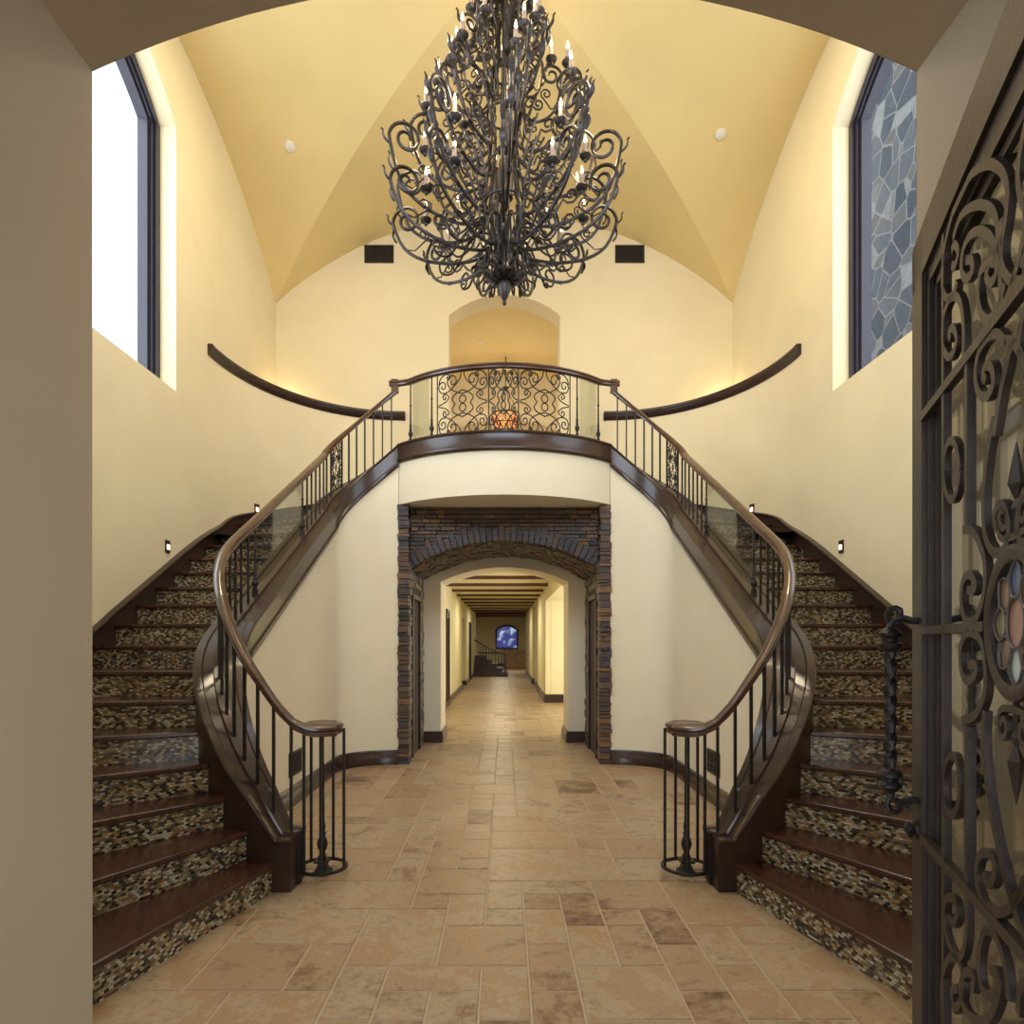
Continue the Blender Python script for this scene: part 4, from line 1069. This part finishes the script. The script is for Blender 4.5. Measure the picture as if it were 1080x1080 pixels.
for m in (-1, 1):
    sd = 'left' if m < 0 else 'right'
    cx = -1.76 if m < 0 else 1.76; cz = 6.88
    grille('air_vent', (cx, YB-.01, cz), .205, .125, lambda u, v, d, cx=cx, cz=cz: (cx+u, YB-.001-d, cz+v), 'small dark iron air grille high on the back wall, %s of the chandelier' % sd, 'vent', group='air grilles high on the back wall')
    cy = 5.74; cz2 = .36
    grille('low_air_vent', (m*1.855, cy, cz2), .165, .105, lambda u, v, d, m=m: (m*(2.12-.262-.001-d), cy+u, cz2+v), 'small dark iron air grille low on the wall under the %s staircase' % sd, 'vent', group='air grilles under the staircases')
    # step lights
    for k, (x, y, z, nx, ny) in enumerate(((-XS, 6.16, 2.335, 1, 0), (*W(26.0), 3.055, 0, 0))):
        if k == 1:
            a = R(26.0); nx, ny = -(x+1.43)/1.78**2, -(y-7.00)/2.09**2; l = sqrt(nx*nx+ny*ny); nx /= l; ny /= l
        t = empty('step_light', (-m*x, y, z)); tag(t, 'small lit wall light beside the %s steps of the %s staircase' % (('middle', 'upper')[k], sd), 'wall light', 'small lights along the staircase walls')
        Mr = Matrix.Rotation(math.atan2(ny, -m*nx), 3, 'Z')
        mb = MB(); mb.box((-m*(x+nx*.006), y+ny*.006, z), (.012, .075, .12), Mr); mb.build('plate', M['steel'], t)
        mb = MB(); mb.box((-m*(x+nx*.013), y+ny*.013, z-.005), (.008, .036, .045), Mr); mb.build('lamp', M['glow'], t)
    # ceiling discs : point on the side cell of the vault seen at the given spot
    px, py = (306, 154) if m < 0 else (760, 141)
    for k in range(2000):
        y = 3+k*.003; x = (px-532)/F*y; z = EYE+(678-py)/F*y
        if abs(x) < XS and z >= max(ztop_side(y), ztop_end(x)): break
    dz = (ztop_side(y+.01)-ztop_side(y-.01))/.02; a = math.atan(dz)
    mb = MB(); mb.lathe([(0,-.02),(.045,-.02),(.06,-.012),(.062,.004),(0,.006)], (0, 0, 0), 20)
    o = mb.build('smoke_detector', M['white'], None, True); o.location = (x, y, ztop_side(y)-.004); o.rotation_euler = (a, 0, 0)
    tag(o, 'small round white disc on the %s side of the vault' % sd, 'smoke detector', 'round discs on the vault')
# tiny downlight in the upper hall
mb = MB(); mb.lathe([(0,-.006),(.05,-.006),(.055,0),(0,0)], (0,0,0), 16); o = mb.build('recessed_light', M['white'], None); o.location = (-.38, 10.6, 5.75+seg(.38, 2.1, .62)-.002)
tag(o, 'small recessed light in the upper hall ceiling', 'ceiling light')

def pendant():
    c = (0.02, 11.2, 5.36); t = empty('pendant_lamp', c); tag(t, 'basket shaped pendant lamp with amber beads behind the balcony rail', 'pendant lamp')
    mb = MB()
    for z, r in ((0, .24), (-.16, .21), (-.27, .12)):
        mb.tube([(c[0]+r*cos(2*pi*i/24), c[1]+r*sin(2*pi*i/24), c[2]+z) for i in range(24)], .012, 5, True)
    for i in range(8):
        a = 2*pi*i/8
        mb.tube([(c[0]+r*cos(a), c[1]+r*sin(a), c[2]+z) for z, r in ((0,.24),(-.16,.21),(-.27,.12))], .008, 4)
    mb.build('basket', M['bronze'], t, True)
    mb = MB()
    for i in range(6):
        a = 2*pi*i/6; mb.tube([(c[0]+.24*cos(a), c[1]+.24*sin(a), c[2]), (c[0], c[1], c[2]+.48)], .005, 4)
    mb.tube([(c[0], c[1], c[2]+.46), (c[0], c[1], 6.36)], .010, 5); mb.lathe([(0,0),(.05,.0),(.05,.04),(0,.05)], (c[0], c[1], c[2]+.44), 10)
    mb.build('chain', M['bronze'], t, True)
    mb = MB(); mb.lathe([(0,-.03),(.022,-.018),(.029,0),(.022,.018),(0,.03)], (0, 0, 0), 8); bead = mb.build('bead', M['amber'], None, True)
    random.seed(3)
    for i in range(36):
        a = 2*pi*(i % 12)/12+.26*(i//12); z = -.03-.07*(i//12)+random.uniform(-.012, .012); r = .20+.12*z
        o = bead if i == 0 else bead.copy()
        if i: C.objects.link(o)
        o.parent = t; o.location = (r*cos(a), r*sin(a), z)
    point('pendant_glow', (c[0], c[1], c[2]+.08), 6, WARM, .06)
pendant()

# ------------------------------------------------------------------ open iron entrance door on the right
def irondoor():
    K = 260/683.; ln = sqrt(1+K*K); DX, DY = -K/ln, -1/ln      # from the free stile towards the hinge
    X0, Y0 = 1.102, 1.75; NX, NY = DY, -DX                      # normal of the face seen (towards -x)
    Wd = 1.444; H = 2.475
    if NX > 0: NX, NY = -NX, -NY
    def P(s_, z, d=0): return (X0+DX*s_+NX*d, Y0+DY*s_+NY*d, z)
    def up(px, py, d=0):
        u = (px-532)/F; s_ = (X0-Y0*u)/(DY*u-DX); yy = Y0+DY*s_
        return s_, EYE+(678-py)/F*yy
    root = empty('iron_door', (*P(Wd, 0)[:2], 0)); tag(root, 'open glazed iron entrance door with scroll grille and stained glass medallion', 'door')
    def slab(mb, s0, s1, z0, z1, d0, d1):
        mb.hexa([P(s0,z0,d0),P(s1,z0,d0),P(s1,z0,d1),P(s0,z0,d1),P(s0,z1,d0),P(s1,z1,d0),P(s1,z1,d1),P(s0,z1,d1)])
    mb = MB(); rise = lambda s_: .035*sin(pi*min(1, max(0, s_/Wd)))
    a = .105
    slab(mb, 0, a, .01, H, -.06, 0); slab(mb, Wd-a, Wd, .01, H, -.06, 0); slab(mb, a, Wd-a, .01, .30, -.06, 0)
    n = 20
    for i in range(n):
        s0, s1 = Wd*i/n, Wd*(i+1)/n
        za, zb = H+rise(s0), H+rise(s1)
        mb.hexa([P(s0,H-.12+rise(s0)*.9,-.06),P(s1,H-.12+rise(s1)*.9,-.06),P(s1,H-.12+rise(s1)*.9,0),P(s0,H-.12+rise(s0)*.9,0),P(s0,za,-.06),P(s1,zb,-.06),P(s1,zb,0),P(s0,za,0)])
    mb.build('door_frame', M['doorirn'], root)
    mb = MB()     # glazing bead, stepped
    for e0, e1, d0, d1 in ((a, a+.03, -.042, -.010), (a+.03, a+.055, -.042, -.020)):
        slab(mb, e0, e1, .3, H-.12, d0, d1); slab(mb, Wd-e1, Wd-e0, .3, H-.12, d0, d1)
        slab(mb, e0, Wd-e0, .30+e0-a, .30+e1-a, d0, d1); slab(mb, e0, Wd-e0, H-.12-(e1-a), H-.12-(e0-a)+.03, d0, d1)
    mb.build('glazing_frame', M['doorirn'], root)
    mb = MB(); slab(mb, a+.04, Wd-a-.04, .33, H-.10, -.032, -.026); mb.build('glass_pane', M['doorglass'], root)
    # grille traced in the plane of the door
    R6 = lambda L_: [(960+x/3.6, 160+y/3.6) for x, y in L_]
    R7 = lambda L_: [(960+x/3.375, 440+y/3.375) for x, y in L_]
    R8 = lambda L_: [(960+x/3.176, 740+y/3.176) for x, y in L_]
    SC = up(1069, 657)[0]
    nrm = Vector((NX, NY, 0)); GD = -.004
    G = {'scroll': MB(), 'bars': MB()}
    def stroke(key, L_, wd=.018, dp=.012, smooth=True):
        Q = [up(x, y) for x, y in L_]
        if smooth: Q = [(p.x, p.y) for p in catmull([Vector((q[0], q[1], 0)) for q in Q], 5)]
        Q = [(q[0], min(q[1], H-.13)) for q in Q]
        for mir in (0, 1):
            if not mir or True:
                T = [P((2*SC-s_) if mir else s_, z, GD) for s_, z in Q]
                G[key].flatbar(T, nrm, wd, dp)
    st = lambda L_: stroke('scroll', L_)
    st(R6([(180,490),(168,540),(140,555),(124,500),(130,380),(165,230),(215,110),(285,50),(340,62),(372,130),(366,250),(350,350),(352,430),(378,482),(420,492),(438,450),(445,300),(440,100)]))
    st(R6([(165,330),(195,245),(250,203),(310,215),(335,285),(326,380),(318,440)]))
    st(R6([(160,430),(172,432),(185,380),(172,352),(160,375)]))
    st(R6([(215,412),(235,410),(240,450),(215,482),(198,450),(202,380),(228,320),(270,300),(312,328),(330,400),(328,465),(308,498),(292,470),(300,430)]))
    st(R6([(318,410),(300,425),(270,455),(260,540),(272,610),(300,638),(335,590),(362,500)]))
    st(R6([(205,800),(204,640),(185,555),(150,562),(127,640),(126,730),(145,778),(168,760),(178,705),(165,668),(150,685),(155,712)]))
    st(R6([(320,1080),(345,920),(372,780),(345,698),(300,702),(262,765),(250,850),(265,918),(295,928),(318,880),(312,822),(290,812),(279,848),(290,868)]))
    st(R6([(360,715),(400,730),(440,800)]))
    st(R7([(300,0),(275,150),(262,300),(270,420),(300,482),(338,470),(352,400),(340,325),(318,312),(302,350),(308,388),(325,372)]))
    st(R7([(190,400),(228,410),(260,480),(270,560),(260,650),(235,718),(202,725),(184,660),(190,585),(213,560),(234,590),(226,618),(206,615)]))
    st(R7([(185,1080),(232,1062),(268,980),(265,850),(245,780),(203,770),(180,830),(185,905),(206,938),(234,915),(234,882),(208,880)]))
    st(R8([(190,640),(190,780),(175,848),(150,850),(122,780),(113,705),(125,658),(150,665),(160,708),(146,742),(132,722)]))
    st(R8([(250,30),(248,150),(270,350),(310,550),(345,670)]))
    st(R8([(385,600),(345,685),(292,708),(247,680),(223,590),(232,522),(260,507),(284,540),(279,598),(256,608),(247,572)]))
    st(R8([(330,1000),(322,900),(290,790),(252,768),(232,850),(238,945),(262,985),(290,960),(288,905),(268,900)]))
    st(R8([(210,965),(214,920),(188,908),(170,955),(180,1020),(212,1062),(262,1062),(298,985),(300,920)]))
    st(R8([(150,1030),(140,975),(160,960)])); st(R8([(110,1100),(107,950),(130,862),(165,872),(178,950),(165,1015),(145,1030)]))
    # rings
    for (cx, cy), (w_, h_) in (((960+148/3.375, 440+188/3.375), (28/3.375, 105/3.375)), ((960+140/3.176, 740+280/3.176), (28/3.176, 100/3.176))):
        stroke('scroll', [(cx+w_*cos(2*pi*i/20), cy+h_*sin(2*pi*i/20)) for i in range(21)], .018)
    # straight bars
    def vbar(s_, z0, z1):
        for q in (s_, 2*SC-s_): slab(G['bars'], q-.009, q+.009, z0, z1, -.014, .002)
    s1 = up(995, 600)[0]; vbar(s1, .3, H-.13)
    s2 = up(1019.5, 500)[0]; vbar(s2, up(1019, 560)[1], up(1019, 380)[1]); vbar(s2, up(1020, 930)[1], up(1016, 765)[1])
    for z in (up(974, 438)[1], up(974, 886)[1], up(990, 664)[1]):
        if abs(z-up(990, 664)[1]) < 1e-6:
            r_ = .165*.9; slab(G['bars'], a, SC-r_, z-.010, z+.010, -.014, .002); slab(G['bars'], SC+r_, Wd-a, z-.010, z+.010, -.014, .002)
        else: slab(G['bars'], a, Wd-a, z-.011, z+.011, -.014, .004)
    G['scroll'].build('scroll_grille', M['doorirn'], root, False); G['bars'].build('grille_bars', M['doorirn'], root)
    # medallion
    zc = up(1069, 657)[1]; rad = (up(1069, 574)[1]-up(1069, 740)[1])/2
    mb = MB(); k = 48; rg = []
    for i in range(k):
        a_ = 2*pi*i/k; rg.append([P(SC+r*cos(a_), zc+r*sin(a_), d) for r, d in ((rad,-.014),(rad,.004),(rad-.010,.008),(rad-.026,.003),(rad-.026,-.014))])
    mb.rings(rg, closed=True); md = mb.build('medallion', M['doorirn'], root, True, 40)
    ri = rad-.02; D0, D1 = -.012, -.006
    def pane(poly, m_, d=0):
        mb = MB(); n_ = len(poly); V = [P(SC+x, zc+y, D0+d) for x, y in poly]+[P(SC+x, zc+y, D1+d) for x, y in poly]
        mb.add(V, [tuple(range(n_)), tuple(range(n_, 2*n_))]+[(i, (i+1) % n_, n_+(i+1) % n_, n_+i) for i in range(n_)])
        o = mb.build('stained_pane', M[m_], root, True); o.parent = md; o.matrix_parent_inverse.identity(); return o
    cm = MB()
    def came(pts, closed=True): cm.tube([P(SC+x, zc+y, -.003) for x, y in pts], .0028, 5, closed)
    disc = [(ri*cos(2*pi*i/40), ri*sin(2*pi*i/40)) for i in range(40)]; pane(disc, 'g_pale', -.004)
    cc = [(ri*.36*cos(2*pi*i/24), ri*.40*sin(2*pi*i/24)) for i in range(24)]; pane(cc, 'g_rose'); came(cc)
    cols = ['g_amber', 'g_blue', 'g_brown', 'g_olive', 'g_brown', 'g_pale', 'g_amber', 'g_olive']
    cols = ['g_olive', 'g_amber', 'g_blue', 'g_brown', 'g_olive', 'g_brown', 'g_pale', 'g_amber']
    for i in range(8):
        a_ = 2*pi*i/8; ca, sa = cos(a_), sin(a_)
        pet = [(.38, -.10), (.48, -.21), (.66, -.27), (.84, -.17), (.96, 0), (.84, .17), (.66, .27), (.48, .21), (.38, .10)]
        pts = [(ri*(x*ca-y*sa), ri*(x*sa+y*ca)) for x, y in pet]; pane(pts, cols[i]); came(pts)
    o = cm.build('lead_came', M['lead'], root, True); o.parent = md
    # spears above and below the medallion
    for z_, sg in ((zc+rad, 1), (zc-rad, -1)):
        mb = MB(); pr = [(.006,0),(.006,.05),(.010,.06),(.006,.07),(.004,.075),(.016,.10),(.010,.13),(.001,.17)]
        n_ = 4; mb.rings([[P(SC+r*cos(2*pi*j/n_+.0), z_+sg*v, GD+r*sin(2*pi*j/n_)*.8) for j in range(n_)] for r, v in pr])
        mb.build('spear_finial', M['doorirn'], root)
        for q in (-1, 1):
            mb = MB(); L_ = curl(.045*q, .045, .030, -90 if True else 0, 1.3*q); mb.flatbar([P(SC+x, z_+sg*y, GD) for x, y in [(0, 0.012)]+L_], nrm, .012, .012); mb.build('small_scroll', M['doorirn'], root)
    # pull handles, one each side
    for sd in (1, -1):
        off = .062 if sd > 0 else -.122; base = 0 if sd > 0 else -.06; s_ = .058
        cx, cy, _ = P(s_, 0, off)
        mb = MB(); zt, zb = 1.40, 1.085; n_ = 40; rg = []
        for i in range(n_+1):
            t = i/n_; z = zb+(zt-zb)*t; r = .0135; a_ = t*2*pi*2.2
            rg.append([(cx+r*(1+.22*cos(3*(b-a_)))*cos(b), cy+r*(1+.22*cos(3*(b-a_)))*sin(b), z) for b in [2*pi*j/12 for j in range(12)]])
        mb.rings(rg)
        for z, sg in ((zt, 1), (zb, -1)):
            mb.rings([[(cx+w_*cos(2*pi*(j+.5)/8), cy+w_*sin(2*pi*(j+.5)/8), z+sg*h0) for j in range(8)] for h0, w_ in ((-.004,.014),(.0,.022),(.010,.030),(.018,.031),(.022,.020),(.032,.020),(.038,.028),(.046,.029),(.058,.016),(.064,.008))])
            sgn = 1 if sd > 0 else -1
            # scroll back to the stile
            pts = [(off, .056), (off-.004*sgn, .075), (off-.022*sgn, .085)]+[(base+.014*sgn, .078), (base+.001*sgn, .078)]
            L_ = [P(s_, z+sg*v, d) for d, v in pts]; mb.tube([tuple(p) for p in catmull([Vector(p) for p in L_], 4)], .010, 7)
            cl = [P(s_, z+sg*(.097+y), off-.014*sgn+x*sgn) for x, y in curl(0, 0, .028, -90, .85)]; mb.tube(cl, .0085, 7)
        mb.build('pull_handle', M['iron'], root, True, 45)
    mb = MB(); c_ = P(.05, .93, 0); ax = Vector((NX, NY, 0)); u = Vector((0, 0, 1)); v = ax.cross(u)
    mb.rings([[tuple(Vector(c_)+ax*d+(u*cos(2*pi*j/14)+v*sin(2*pi*j/14))*r) for j in range(14)] for r, d in ((.026,-.002),(.026,.006),(.016,.010),(.018,.022),(.010,.028),(.001,.029))])
    mb.build('lock_knob', M['iron'], root, True, 40)
irondoor()
